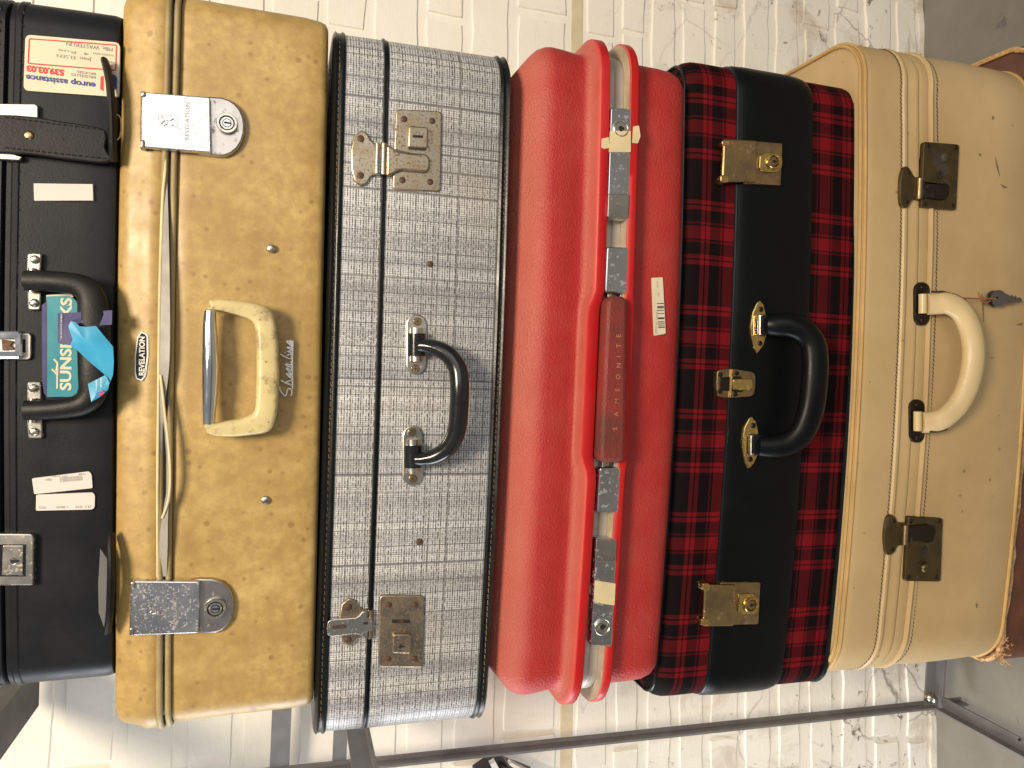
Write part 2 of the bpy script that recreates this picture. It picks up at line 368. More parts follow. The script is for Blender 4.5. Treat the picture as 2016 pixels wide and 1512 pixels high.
class MB:
    def __init__(s): s.v = []; s.f = []; s.uv = []; s.mi = []; s.flat = set()
    def add(s, verts, faces, uvs=None, mi=0):
        b = len(s.v); s.v += [Vector(v) for v in verts]
        for f in faces:
            s.f.append([i + b for i in f]); s.mi.append(mi)
            s.uv.append([uvs[i] for i in f] if uvs else None)
    # closed rings of equal length joined one to the next
    def rings(s, rs, cap0=True, cap1=True, closed=True, uvs=None, mi=0):
        n = len(rs[0]); vs = [p for r in rs for p in r]; fs = []
        for k in range(len(rs) - 1):
            for i in range(n if closed else n - 1):
                j = (i + 1) % n
                fs.append([k * n + i, k * n + j, (k + 1) * n + j, (k + 1) * n + i])
        if cap0: fs.append(list(range(n))[::-1])
        if cap1: fs.append([(len(rs) - 1) * n + i for i in range(n)])
        s.add(vs, fs, uvs, mi)
    def prism(s, pts, yb, yf, bev=0.0, mi=0, grow=0.0):
        if grow: pts = offset(pts, -grow)
        rs = [[(x, yb, z) for x, z in pts]]
        if bev:
            rs.append([(x, yf + bev, z) for x, z in pts])
            ip = offset(pts, bev * 0.35); rs.append([(x, yf + bev * 0.3, z) for x, z in ip])
            ip = offset(pts, bev); rs.append([(x, yf, z) for x, z in ip])
        else: rs.append([(x, yf, z) for x, z in pts])
        s.rings(rs, mi=mi); s.flat |= {len(s.f) - 1, len(s.f) - 2}       # caps stay flat
    def tube(s, path, rad, n=10, closed=False, mi=0, flat=1.0, up=None):
        P = [Vector(p) for p in path]; m = len(P); rs = []
        N = None
        for i in range(m):
            if closed: t = (P[(i + 1) % m] - P[i - 1]).normalized()
            else: t = (P[min(i + 1, m - 1)] - P[max(i - 1, 0)]).normalized()
            if up is not None: N = Vector(up) - t * t.dot(Vector(up)); N.normalize()
            elif N is None:
                N = t.orthogonal().normalized()
                if abs(t.y) < 0.9: N = (Vector((0, 1, 0)) - t * t.y).normalized()
            else: N = (N - t * N.dot(t)).normalized()
            B = t.cross(N); r = rad(i / max(1, m - 1)) if callable(rad) else rad
            rx, ry = (r if isinstance(r, tuple) else (r, r * flat))
            rs.append([P[i] + B * rx * math.cos(a) + N * ry * math.sin(a) for a in [2 * math.pi * k / n for k in range(n)]])
        if closed: rs.append(rs[0])
        s.rings(rs, not closed, not closed, mi=mi)
    def dome(s, c, r, h, n=12, base=0.0, mi=0, flat=0.55):   # raised round head on the plane y = c.y, towards the viewer
        rs = []
        for rr, hh in ((1, 0), (1, 0.35), (0.86, 0.78), (flat, 1.0)):
            rs.append([(c[0] + r * rr * math.cos(a), c[1] - h * hh + (base if hh == 0 else 0), c[2] + r * rr * math.sin(a)) for a in [2 * math.pi * k / n for k in range(n)]])
        s.rings(rs, mi=mi)
    def ring(s, c, r0, r1, h, n=20, mi=0):       # flat annulus standing h proud
        rs = []
        for r, hh in ((r1, 0), (r1, h * 0.8), (r1 * 0.94, h), (r0 * 1.06, h), (r0, h * 0.8), (r0, 0)):
            rs.append([(c[0] + r * math.cos(a), c[1] - hh, c[2] + r * math.sin(a)) for a in [2 * math.pi * k / n for k in range(n)]])
        s.rings(rs, False, False, mi=mi)
    def build(s, name, mats, root, frame=None, parent=None, sharp=38, kind=None, label=None, smooth=True):
        me = bpy.data.meshes.new(name)
        vs = [frame.warp(v) for v in s.v] if frame else s.v
        me.from_pydata([tuple(v) for v in vs], [], s.f)
        for k, m in enumerate(mats if isinstance(mats, list) else [mats]): me.materials.append(m)
        me.polygons.foreach_set('material_index', s.mi)
        if any(s.uv):
            ul = me.uv_layers.new(name='uv'); d = []
            for p, u in zip(me.polygons, s.uv):
                for k in range(p.loop_total): d += list(u[k]) if u else [0, 0]
            ul.data.foreach_set('uv', d)
        bm = bmesh.new(); bm.from_mesh(me)
        bmesh.ops.recalc_face_normals(bm, faces=bm.faces)
        if smooth:
            for k, f in enumerate(bm.faces): f.smooth = k not in s.flat
            ca = math.radians(sharp)
            for e in bm.edges:
                if len(e.link_faces) == 2: e.smooth = e.calc_face_angle(0) < ca
        bm.to_mesh(me); bm.free(); me.update()
        o = bpy.data.objects.new(name, me); COL.objects.link(o)
        p = parent or root
        if p is not None: o.parent = p
        if kind: o['kind'] = kind
        if label: o['label'] = label
        return o

def offset(pts, d):                              # inset a closed outline by d
    n = len(pts); A = sum(pts[i][0] * pts[(i + 1) % n][1] - pts[(i + 1) % n][0] * pts[i][1] for i in range(n))
    sg = 1 if A > 0 else -1; out = []
    for i in range(n):
        a, b, c = Vector(pts[i - 1]), Vector(pts[i]), Vector(pts[(i + 1) % n])
        e1 = (b - a); e2 = (c - b)
        if e1.length < 1e-9 or e2.length < 1e-9: out.append(pts[i]); continue
        n1 = Vector((-e1.y, e1.x)).normalized() * sg; n2 = Vector((-e2.y, e2.x)).normalized() * sg
        m = n1 + n2; L = m.length
        m = n1 if L < 1e-6 else m / L
        k = min(1.6, 1 / max(0.35, m.dot(n1)))
        q = b + m * d * k; out.append((q.x, q.y))
    return out
def rpoly(pts, r, n=4):                          # polygon with rounded corners (r: one radius or one per corner)
    N = len(pts); out = []
    for i in range(N):
        a, b, c = Vector(pts[i - 1]), Vector(pts[i]), Vector(pts[(i + 1) % N])
        ri = r[i] if isinstance(r, (list, tuple)) else r
        l1, l2 = (a - b).length, (c - b).length
        d = min(ri, l1 * 0.49, l2 * 0.49)
        p, q = b + (a - b).normalized() * d, b + (c - b).normalized() * d
        for k in range(n + 1):
            t = k / n; v = p * (1 - t) ** 2 + b * 2 * t * (1 - t) + q * t * t
            out.append((v.x, v.y))
    return out
def spline(pts, k=6, closed=False):
    P = [Vector(p) for p in pts]; n = len(P); out = []
    for i in range(n if closed else n - 1):
        g = lambda j: P[j % n] if closed else P[max(0, min(n - 1, j))]
        p0, p1, p2, p3 = g(i - 1), g(i), g(i + 1), g(i + 2)
        for m in range(k):
            t = m / k
            out.append(0.5 * ((2 * p1) + (p2 - p0) * t + (2 * p0 - 5 * p1 + 4 * p2 - p3) * t * t + (3 * p1 - p0 - 3 * p2 + p3) * t ** 3))
    if not closed: out.append(P[-1])
    return [tuple(v) for v in out]
def crop(pts, ox, oy, s): return [(ox + x / s, oy + y / s) for x, y in pts]
def px2(F, pts, y=0.0): return [F.p2(x, y_, y) for x, y_ in pts]
MM = 0.001

def outline(x0, x1, D, r, ins, nc=9, nf=46):      # rounded rectangle seen from above, front edge y = 0
    a0, a1, b0, b1 = x0 + ins, x1 - ins, ins, D - ins
    rr = max(0.002, r - ins); pts = []; nrm = []
    for cx, cy, st in ((a1 - rr, b0 + rr, -90), (a1 - rr, b1 - rr, 0), (a0 + rr, b1 - rr, 90), (a0 + rr, b0 + rr, 180)):
        for k in range(nc + 1):
            a = math.radians(st + 90 * k / nc)
            pts.append((cx + rr * math.cos(a), cy + rr * math.sin(a))); nrm.append((math.cos(a), math.sin(a)))
    for k in range(1, nf):
        t = k / nf; pts.append((a0 + rr + (a1 - a0 - 2 * rr) * t, b0)); nrm.append((0, -1))
    return pts, nrm
def loft(mb, x0, x1, D, r, prof, cap0=True, cap1=True, nc=9, nf=46, wob=0.0, seed=0.0, zfun=None, v0=0.0, mi=0):
    """body whose outline is a rounded rectangle: prof = [(z, inset), ...]"""
    base, _ = outline(x0, x1, D, r, 0, nc, nf)
    mid = len(base) - (nf - 1) // 2 - 1
    arc = [0.0]
    for i in range(1, len(base)): arc.append(arc[-1] + math.hypot(base[i][0] - base[i - 1][0], base[i][1] - base[i - 1][1]))
    # start u at the left end of the front run so the front is continuous
    rs = []; uvs = []; acc = 0.0; last = None
    for z, ins in prof:
        o, nr = outline(x0, x1, D, r, ins, nc, nf); ring = []
        if last is not None: acc += math.hypot(z - last[0], ins - last[1])
        last = (z, ins)
        for i, (x, y) in enumerate(o):
            zz = z; w = 0.0
            if wob: w = wob * noise.noise(Vector((x * 6 + seed, y * 6, z * 7 + seed * 2)))
            if zfun: zz += zfun(x, y, z, ins)
            ring.append((x + nr[i][0] * w, y + nr[i][1] * w, zz))
            uvs.append((arc[i], v0 - acc))
        rs.append(ring)
    # uv seam at the wrap: duplicate the first column
    n = len(rs[0]); total = arc[-1] + math.hypot(base[0][0] - base[-1][0], base[0][1] - base[-1][1])
    vs = []; uv2 = []; fs = []
    for k, rg in enumerate(rs):
        for i in range(n): vs.append(rg[i]); uv2.append(uvs[k * n + i])
    b = len(mb.v); mb.v += [Vector(v) for v in vs]
    for k in range(len(rs) - 1):
        for i in range(n):
            j = (i + 1) % n
            mb.f.append([b + k * n + i, b + k * n + j, b + (k + 1) * n + j, b + (k + 1) * n + i]); mb.mi.append(mi)
            uj0 = uv2[k * n + j] if j else (total, uv2[k * n][1]); uj1 = uv2[(k + 1) * n + j] if j else (total, uv2[(k + 1) * n][1])
            mb.uv.append([uv2[k * n + i], uj0, uj1, uv2[(k + 1) * n + i]])
    if cap0: mb.f.append([b + i for i in range(n)]); mb.mi.append(mi); mb.uv.append([(base[i][0], base[i][1]) for i in range(n)])
    if cap1: mb.f.append([b + (len(rs) - 1) * n + i for i in range(n)]); mb.mi.append(mi); mb.uv.append([(base[i][0], base[i][1]) for i in range(n)])
def hoop(x0, x1, D, r, z, ins, zfun=None, nc=9, nf=46):       # path of a cord that runs round a case
    o, _ = outline(x0, x1, D, r, ins, nc, nf)
    return [(x, y, z + (zfun(x, y) if zfun else 0)) for x, y in o]
def stitches(mb, x0, x1, D, r, z, ins, step=0.0055, ln=0.0038, w=0.0006, jitter=0.0002, seed=1, skew=0.0):
    rnd = random.Random(seed)
    o, nr = outline(x0, x1, D, r, ins, 9, 46)
    pts = o + [o[0]]; acc = 0.0; nxt = 0.0
    for i in range(len(o)):
        a, b = Vector(pts[i]), Vector(pts[i + 1]); L = (b - a).length
        while nxt < acc + L:
            t = (nxt - acc) / L; c = a.lerp(b, t)
            if c.y < 0.09:
                d = (b - a).normalized(); nn = Vector((d.y, -d.x))
                h = ln / 2; dz = rnd.uniform(-1, 1) * jitter; sk = skew
                q = []
                for ss, zz in ((-h, -w - sk), (h, -w + sk), (h, w + sk), (-h, w - sk)):
                    e = c + d * ss; q.append((e, z + dz + zz))
                ce = c + nn * 0.0007
                vs = [(e.x, e.y, zz) for e, zz in q] + [(ce.x - d.x * h * .5, ce.y - d.y * h * .5, z + dz - sk * .5), (ce.x + d.x * h * .5, ce.y + d.y * h * .5, z + dz + sk * .5)]
                mb.add(vs, [[0, 1, 5, 4], [1, 2, 5], [2, 3, 4, 5], [3, 0, 4]])
            nxt += step
        acc += L

def ubar(mb, outer, inner, yb, yf, n=64, rnd_=0.3):   # a flat bar bent to a U: outer and inner edge lines given as (x, z)
    def res(P_):
        P_ = [Vector(p) for p in spline([(x, z, 0) for x, z in P_], 5)]; L = [0]
        for i in range(1, len(P_)): L.append(L[-1] + (P_[i] - P_[i - 1]).length)
        out = []
        for k in range(n):
            t = L[-1] * k / (n - 1); i = 0
            while i < len(L) - 2 and L[i + 1] < t: i += 1
            f = (t - L[i]) / max(1e-9, L[i + 1] - L[i]); out.append(P_[i].lerp(P_[i + 1], f))
        return out
    O, I_ = res(outer), res(inner); rs = []
    for a, b in zip(O, I_):
        w = (b - a).length; d = (b - a) / w; h = yb - yf; r = min(w, h) * rnd_; ring = []
        for cx, cy, st in ((r, r, 180), (w - r, r, 270), (w - r, h - r, 0), (r, h - r, 90)):
            for k in range(4):
                t = math.radians(st + 90 * k / 3); q = a + d * (cx + r * math.cos(t)); ring.append((q.x, yf + cy + r * math.sin(t), q.y))
        rs.append(ring)
    mb.rings(rs)
FONT = None
def text_mb(F, body, px, py, height_px, y, ang='up', squash=1.0, bold=0.0, depth=0.0003, length_px=None, skew=0.0):
    """lettering lying on the plane y; ang = where the words run in the turned picture: 'up' = along +x, 'left' = along +z"""
    cu = bpy.data.curves.new('lettering', 'FONT'); cu.body = body; cu.size = 1.0; cu.offset = bold; cu.shear = skew
    cu.resolution_u = 3; cu.align_x = 'LEFT'; cu.align_y = 'BOTTOM_BASELINE'
    o = bpy.data.objects.new('lettering', cu); COL.objects.link(o)
    bpy.context.view_layer.update()
    me = bpy.data.meshes.new_from_object(o.evaluated_get(bpy.context.evaluated_depsgraph_get()))
    vs = [v.co.copy() for v in me.vertices]; fs = [list(p.vertices) for p in me.polygons]
    bpy.data.objects.remove(o); bpy.data.curves.remove(cu); bpy.data.meshes.remove(me)
    if not vs: return MB()
    wmax = max(v.x for v in vs); wmin = min(v.x for v in vs)
    a = Vector(F.p2(px, py, y))
    if ang == 'up':
        b = Vector(F.p2(px - height_px, py, y)); h = (b - a).length
        L = (Vector(F.p2(px, py - (length_px or 1), y)) - a).length
    else:
        b = Vector(F.p2(px, py + height_px, y)); h = (b - a).length
        L = (Vector(F.p2(px - (length_px or 1), py, y)) - a).length
    sy = h / 0.72; sx = (L / (wmax - wmin)) if length_px else sy * squash
    mb = MB(); out = []
    for v in vs:
        tx = (v.x - wmin) * sx; ty = v.y * sy
        if ang == 'up': out.append((a.x + tx, y - depth, a.y + ty))
        else: out.append((a.x - ty, y - depth, a.y + tx))
    mb.add(out, fs)
    return mb

def P(root, F, name, mat, pts, yb, yf, bev=0.0, r=None, parent=None, k=None, label=None, closed_spline=False, kind=None):
    """a plate cut to an outline measured in the photograph"""
    q = px2(F, pts, yf)
    if closed_spline: q = [(a, b) for a, b in [(v[0], v[1]) for v in spline([(x, z, 0) for x, z in q], 5, True)]]
    elif r: q = rpoly(q, r if isinstance(r, list) else max(r, 1.9 * bev))
    mb = MB(); mb.prism(q, yb, yf, bev)
    return mb.build(name, mat, root, F, parent, label=label, kind=kind)
def rivet(root, F, name, mat, px, py, rpx, y, h, parent=None, flat=0.55, n=12):
    c = F.p(px, py, y - h * 0.5); e = F.p(px, py + rpx, y - h * 0.5)
    mb = MB(); mb.dome((c.x, y, c.z), abs(e.x - c.x), h, n, base=0.0005, flat=flat)
    return mb.build(name, mat, root, F, parent)

# ------------------------------------------------------------------ the stack, bottom to top
def case(name, label, Y0, yaw, tilt, bottom_px, xc=0.0, cat='suitcase'):
    F = Frame(Y0, yaw, tilt)
    q = F.p(bottom_px, 756)
    F.rebase(q.x * 0 + xc, 0, q.z)
    root = empty(name, F.M, label, cat); F.root = root
    F.z = lambda px, y=0.0, py=756: F.p2(px, py, y)[1]
    return F, root
DEPTH = 0.30

# ---- brown leather case on the floor
F, root = case('brown_suitcase', 'worn brown leather suitcase with frayed edges, lowest of the stack and mostly hidden', 0.715, 0.0, 0.012, 2020)
F.rebase(0, 0, -F.M.translation.z); root.matrix_world = F.M
ztop = F.z(2020) - 0.002
bx1 = F.p2(1990, 85)[0] + 0.012; bx0 = F.p2(1985, 1310)[0] - 0.004
mb = MB(); loft(mb, bx0, bx1, DEPTH, 0.035, [(ztop, 0.012), (ztop - 0.002, 0.004), (ztop - 0.008, 0.0), (ztop - 0.09, -0.001), (0.06, -0.001), (0.006, 0.001), (0.0, 0.01)], wob=0.003, seed=3)
body = mb.build('body', M['brown'], root, F)
rnd = random.Random(5); mb = MB()
path = hoop(bx0, bx1, DEPTH, 0.035, ztop - 0.001, 0.002)
path = [(x + rnd.uniform(-1, 1) * .001, y + rnd.uniform(-1, 1) * .001, z + rnd.uniform(-1, 1) * .001) for x, y, z in path]
mb.tube(path, lambda t: 0.0028 + 0.0012 * rnd.random(), 6, True); mb.build('edge_binding', M['fray'], root, F)
mb = MB()                                         # the torn threads at its left front corner
cx = F.p(1990, 1265, -0.002)
for k in range(26):
    a = rnd.uniform(0, 6.28); L = rnd.uniform(.004, .014); p0 = Vector((cx.x - rnd.uniform(-.004, .020), rnd.uniform(-.004, .012), ztop - rnd.uniform(-.002, .012)))
    p1 = p0 + Vector((math.cos(a) * L * .6 - .003, -rnd.uniform(0, .006), math.sin(a) * L)); p2_ = p1 + Vector((rnd.uniform(-1, 1), -0.4, rnd.uniform(-1, 1))) * L * .6
    mb.tube(spline([p0, p1, p2_], 4), lambda t: 0.0009 * (1 - .6 * t), 5)
mb.build('frayed_threads', M['fray'], root, F, kind='stuff')
mb = MB(); loft(mb, bx1 - .06, bx1 + .0015, DEPTH, 0.034, [(ztop - .012, -.0012), (ztop - .013, -.0022), (ztop - .075, -.0022), (ztop - .076, -.0012)], cap0=False, cap1=False)
mb.build('corner_patch', M['brown_dark'], root, F)

# ---- cream hide case
F, root = case('cream_suitcase', 'cream hide suitcase with dark bronze locks, dark stitching and a cream handle', 0.70, 0.0, 0.016, 2021)
R_ = 0.052
x1 = F.endx(1760, 104, R_); x0 = F.endx(1760, 1308, R_)
zt = F.z(1687); seam = F.z(1799); zb = 0.0
b1 = F.z(1771); bead = F.z(1823)
prof = [(zt, .012), (zt - .0012, .006), (zt - .003, .0015), (zt - .006, 0), (zt - .015, -.001), (b1 + .008, -.001), (b1 + .0035, -.0008), (b1 + .002, -.0026), (b1, -.0030), (b1 - .002, -.0024), (b1 - .0034, .0005), (b1 - .0055, .0003),
        (seam + .006, -.0012), (seam + .003, -.0016), (seam + .0008, -.001), (seam + .0003, .004)]
mb = MB(); loft(mb, x0, x1, DEPTH, R_, prof, wob=.0012, seed=1); mb.build('lid', M['cream'], root, F)
prof = [(seam - .0006, .004), (seam - .001, -.0002), (seam - .003, -.0006), (bead + .006, -.0004), (bead + .004, 0), (bead + .0032, .001), (bead + .0026, -.0022), (bead, -.0034), (bead - .0026, -.002), (bead - .0034, .0), (bead - .006, .0002), (zb + .1, -.0015), (zb + .05, -.001), (zb + .008, 0), (zb + .003, .002), (zb, .012)]
mb = MB(); loft(mb, x0, x1, DEPTH, R_, prof, wob=.0015, seed=2); mb.build('base', M['cream'], root, F)
for dz, ins, m_, r_ in ((-.0005, .0035, 'cream_pipe', .0020), (-.0042, .0000, 'cream_pipe', .0019)):
    mb = MB(); mb.tube(hoop(x0, x1, DEPTH, R_, zt + dz, ins), r_, 8, True); mb.build('piping', M[m_], root, F)
mb = MB(); mb.tube(hoop(x0, x1, DEPTH, R_, zb + .0045, -.0002), .0021, 8, True); mb.build('piping', M['cream_pipe'], root, F)
mb = MB(); stitches(mb, x0, x1, DEPTH, R_, F.z(1763), -.0010, .0046, .0040, .00065, .0002, 1, .0007); stitches(mb, x0, x1, DEPTH, R_, F.z(1836), 0.0000, .0046, .0040, .00065, .0002, 2, .0007)
mb.build('stitching', M['stitch_dark'], root, F, kind='stuff')
def bronze_lock(pc, wc, tc, kc, kr, bc, br, rv, wr, hinge):
    lk = P(root, F, 'latch', M['bronze'], pc, .002, -.0052, .0008, r=.0035)
    for a, b in rv: rivet(root, F, 'rivet', M['bronze_dark'], a, b, 4.6, -.0050, .0008, lk)
    P(root, F, 'hinge_wing', M['bronze'], wc, .001, -.0045, .0010, parent=lk, closed_spline=True)
    for a, b in wr: rivet(root, F, 'rivet', M['bronze_dark'], a, b, 4.4, -.0043, .0008, lk)
    mb = MB()
    (ax, ay), (bx_, by) = hinge
    mb.tube([F.p(ax, ay, -.0060), F.p(bx_, by, -.0060)], .0032, 10); mb.build('hinge_pin', M['brass'], root, F, lk)
    P(root, F, 'hasp', M['bronze_dark'], tc, -.0045, -.0088, .0012, r=.003, parent=lk)
    c = F.p(kc[0], kc[1], -.0052); e = F.p(kc[0] + kr, kc[1], -.0052); mb = MB(); rr = abs(e.z - c.z)
    mb.ring((c.x, -.0050, c.z), rr * .72, rr, .0007); mb.prism(rpoly([(c.x - rr * .25, c.z - rr * .35), (c.x + rr * 1.5, c.z - rr * .25), (c.x + rr * 1.5, c.z + rr * .25), (c.x - rr * .25, c.z + rr * .35)], rr * .2), -.004, -.00535)
    mb.build('keyhole', M['dark'], root, F, lk)
    c = F.p(bc[0], bc[1], -.0065); e = F.p(bc[0] + br, bc[1], -.0065); rr = abs(e.z - c.z); mb = MB()
    mb.ring((c.x, -.0050, c.z), rr * .9, rr * 1.35, .0010); mb.dome((c.x, -.0050, c.z), rr * .95, .0052, 18, flat=.6); mb.build('button', M['bronze'], root, F, lk)
    return lk
o9 = (1740, 260, 9.45)
bronze_lock(crop([(745, 175), (1410, 228), (1352, 1452), (700, 1392)], *o9), crop([(400, 640), (470, 655), (520, 740), (590, 835), (720, 860), (705, 1245), (570, 1245), (500, 1320), (460, 1390), (395, 1412), (340, 1370), (312, 1250), (310, 950), (340, 750)], *o9),
            crop([(720, 880), (790, 940), (1180, 945), (1235, 1000), (1225, 1180), (1165, 1265), (800, 1212), (720, 1255)], *o9), (1851, 345.5), 6, (1858.5, 309.5), 8.0,
            crop([(830, 245), (1348, 297), (770, 1330), (1295, 1370)], *o9), crop([(480, 745), (440, 1295)], *o9), ((1811, 352), (1809, 392)))
o3 = (1620, 960, 3.437)
bronze_lock(crop([(582, 193), (815, 207), (799, 637), (556, 633)], *o3), crop([(458, 183), (492, 198), (512, 235), (580, 250), (578, 378), (512, 395), (488, 437), (455, 458), (428, 440), (418, 330), (430, 225)], *o3),
            crop([(570, 255), (600, 262), (720, 250), (765, 262), (768, 300), (752, 368), (725, 375), (600, 362), (570, 385)], *o3), (1820, 1083.5), 6.2, (1821, 1117), 8.5,
            crop([(600, 226), (793, 226), (583, 607), (770, 607)], *o3), crop([(484, 228), (472, 420)], *o3), ((1783, 1034), (1781, 1072)))
o5 = (1640, 480, 3.6)
hd = None
def capsule(cx, cy, a, b, n=7):
    return [(cx + a * math.cos(t), cy - (b - a) + a * math.sin(t)) for t in [math.pi + math.pi * k / n for k in range(n + 1)]] + [(cx + a * math.cos(t), cy + (b - a) + a * math.sin(t)) for t in [math.pi * k / n for k in range(n + 1)]]
path = spline([F.p(x, y, d) for x, y, d in [(1826, 599, -.010), (1845, 598, -.013), (1868, 598, -.018), (1893, 614, -.022), (1911, 650, -.025), (1917, 698, -.026), (1908, 752, -.026), (1888, 794, -.023), (1860, 822, -.019), (1838, 830, -.014), (1816, 832, -.010)]], 6)
mb = MB(); mb.tube(path, lambda t: (.0126 * (1 - .04 * math.cos(6.28 * t)), .0062 + .0042 * math.sin(math.pi * t)), 18, up=(0, 1, 0))
hd = mb.build('handle', M['cream_grip'], root, F)
for cx, cy in ((1817, 598), (1807, 829)):
    P(root, F, 'handle_plate', M['bronze_dark'], capsule(cx, cy, 15, 43), .002, -.0038, .0012, parent=hd)
    mb = MB(); a, b = F.p(cx, cy - 19, -.009), F.p(cx, cy + 19, -.009); mb.tube([a, b], .0045, 10); mb.build('handle_loop', M['cream_grip'], root, F, hd)
    for s_ in (-32, 32): rivet(root, F, 'rivet', M['bronze_dark'], cx, cy + s_, 5, -.0036, .0015, hd)
mb = MB()
for pts in (crop([(700, 340), (780, 340), (870, 362), (930, 392), (945, 412)], *o5), crop([(690, 1332), (750, 1330), (815, 1312)], *o5)):
    for k in range(len(pts) - 1):
        a, b = pts[k], pts[k + 1]
        for t0 in (0, .34, .67): mb.tube([F.p(a[0] + (b[0] - a[0]) * t0, a[1] + (b[1] - a[1]) * t0, -.016), F.p(a[0] + (b[0] - a[0]) * (t0 + .26), a[1] + (b[1] - a[1]) * (t0 + .26), -.016)], .0013, 5)
mb.build('handle_stitch', M['stitch_dark'], root, F, hd, kind='stuff')
for pts in ([(1934, 580), (1937, 590), (1938, 635), (1934, 600)], [(1960, 310), (1966, 330), (1969, 347), (1963, 330)], [(1970, 362), (1984, 369), (1976, 370)], [(2004, 639), (2014, 636), (2012, 641)], [(1921, 1188), (1926, 1190), (1923, 1198)], [(1954, 228), (1958, 231), (1955, 236)], [(1927, 302), (1933, 303), (1930, 308)]):
    P(root, F, 'scuff_mark', M['scuff'], pts, .001, -.0019)
CR = F

# ---- key pair on a string, hanging from the cream handle
g = CR.p(1966, 588, -.006)
KF = Frame(0, 0, 0, org=CR.M @ Vector((g.x, g.y, g.z))); KF.I = KF.M.inverted()
kr = empty('keys_on_string', KF.M, 'two small grey keys on rust brown string, tied to the cream handle', 'keys')
def key(pts_head, hole, blade, d):
    hp = [KF.p2(hole[0] + pts_head[0] * math.cos(a), hole[1] + pts_head[1] * math.sin(a), d) for a in [6.283 * k / 24 for k in range(24)]]
    mb = MB(); c = KF.p(hole[0], hole[1], d); n = 24
    hole_r = .0016; hc = (c.x, c.z + .0030)
    inner = [(hc[0] + hole_r * math.cos(a), hc[1] + hole_r * math.sin(a)) for a in [math.atan2(z - c.z, x - c.x) for x, z in hp]]
    rs = []
    for src, y in ((inner, d + .0010), (hp, d + .0010), (offset(hp, -.0001), d + .0005), (hp, d - .0009), (inner, d - .0009)): rs.append([(x, y, z) for x, z in src])
    mb.rings(rs, False, False)
    mb.prism(px2(KF, blade, d), d + .0007, d - .0007, .0002)
    return mb.build('key', M['key'], kr, KF)
key((12, 16), (1955, 588), [(1960, 582), (1990, 585), (1995, 590), (1993, 594), (1985, 596), (1962, 598)], -.001)
key((14, 16), (1966, 587), crop([(1215, 350), (1245, 362), (1255, 375), (1268, 362), (1282, 380), (1295, 368), (1305, 388), (1322, 380), (1340, 395), (1335, 415), (1210, 425)], *o5), -.005)
mb = MB(); a = KF.p(1895, 587, -.012); mb.tube(spline([a, KF.p(1925, 588, -.006), KF.p(1950, 588, -.008), KF.p(1962, 589, -.0065)], 5), .0009, 6)
mb.tube(spline([KF.p(1926, 575, -.004), KF.p(1930, 586, -.006), KF.p(1934, 598, -.004)], 5), .0006, 5); mb.tube(spline([KF.p(1929, 586, -.006), KF.p(1940, 596, -.006), KF.p(1950, 592, -.007)], 5), .0007, 5)
mb.build('string', M['string'], kr, KF)

# ---- tartan case
F, root = case('tartan_suitcase', 'red and black tartan suitcase with a black leather band and brass locks', 0.711, 0.0, 0.008, 1680)
R_ = 0.032
x1 = F.endx(1480, 143, R_); x0 = F.endx(1480, 1353, R_)
zt = F.z(1338) + .004; za = F.z(1437); zb_ = F.z(1585); zb = 0.0
prof = [(zt, .02), (zt - .0015, .012), (zt - .005, .006), (zt - .011, .002), (zt - .018, 0), (zt - .03, -.0006), (za, -.0002), (za - .0001, .006)]
mb = MB(); loft(mb, x0, x1, DEPTH, R_, prof, wob=.001, seed=4, v0=-.0127); mb.build('lid', M['tartan'], root, F)
prof = [(za - .0002, .006), (za - .0004, -.0012), (za - .004, -.0030), (za - .02, -.0040), (zb_ + .022, -.0042), (zb_ + .010, -.0034), (zb_ + .003, -.0020), (zb_, -.0008), (zb_ - .0003, .004)]
mb = MB(); loft(mb, x0, x1, DEPTH, R_, prof, wob=.0012, seed=5); mb.build('leather_band', M['black_band'], root, F)
prof = [(zb_ - .0004, .006), (zb_ - .0006, -.0001), (zb + .05, -.0006), (zb + .012, .0), (zb + .006, .0012), (zb + .002, .004), (zb + .0002, .014)]
mb = MB(); loft(mb, x0, x1, DEPTH, R_, prof, wob=.001, seed=6, v0=-.0577); mb.build('base', M['tartan'], root, F)
for zz, ins, r_ in ((za + .0004, .0000, .0021), (zb + .0036, .0012, .0026), (zt - .0035, .0070, .0018)):
    mb = MB(); mb.tube(hoop(x0, x1, DEPTH, R_, zz, ins), r_, 8, True); mb.build('piping', M['trim'], root, F)
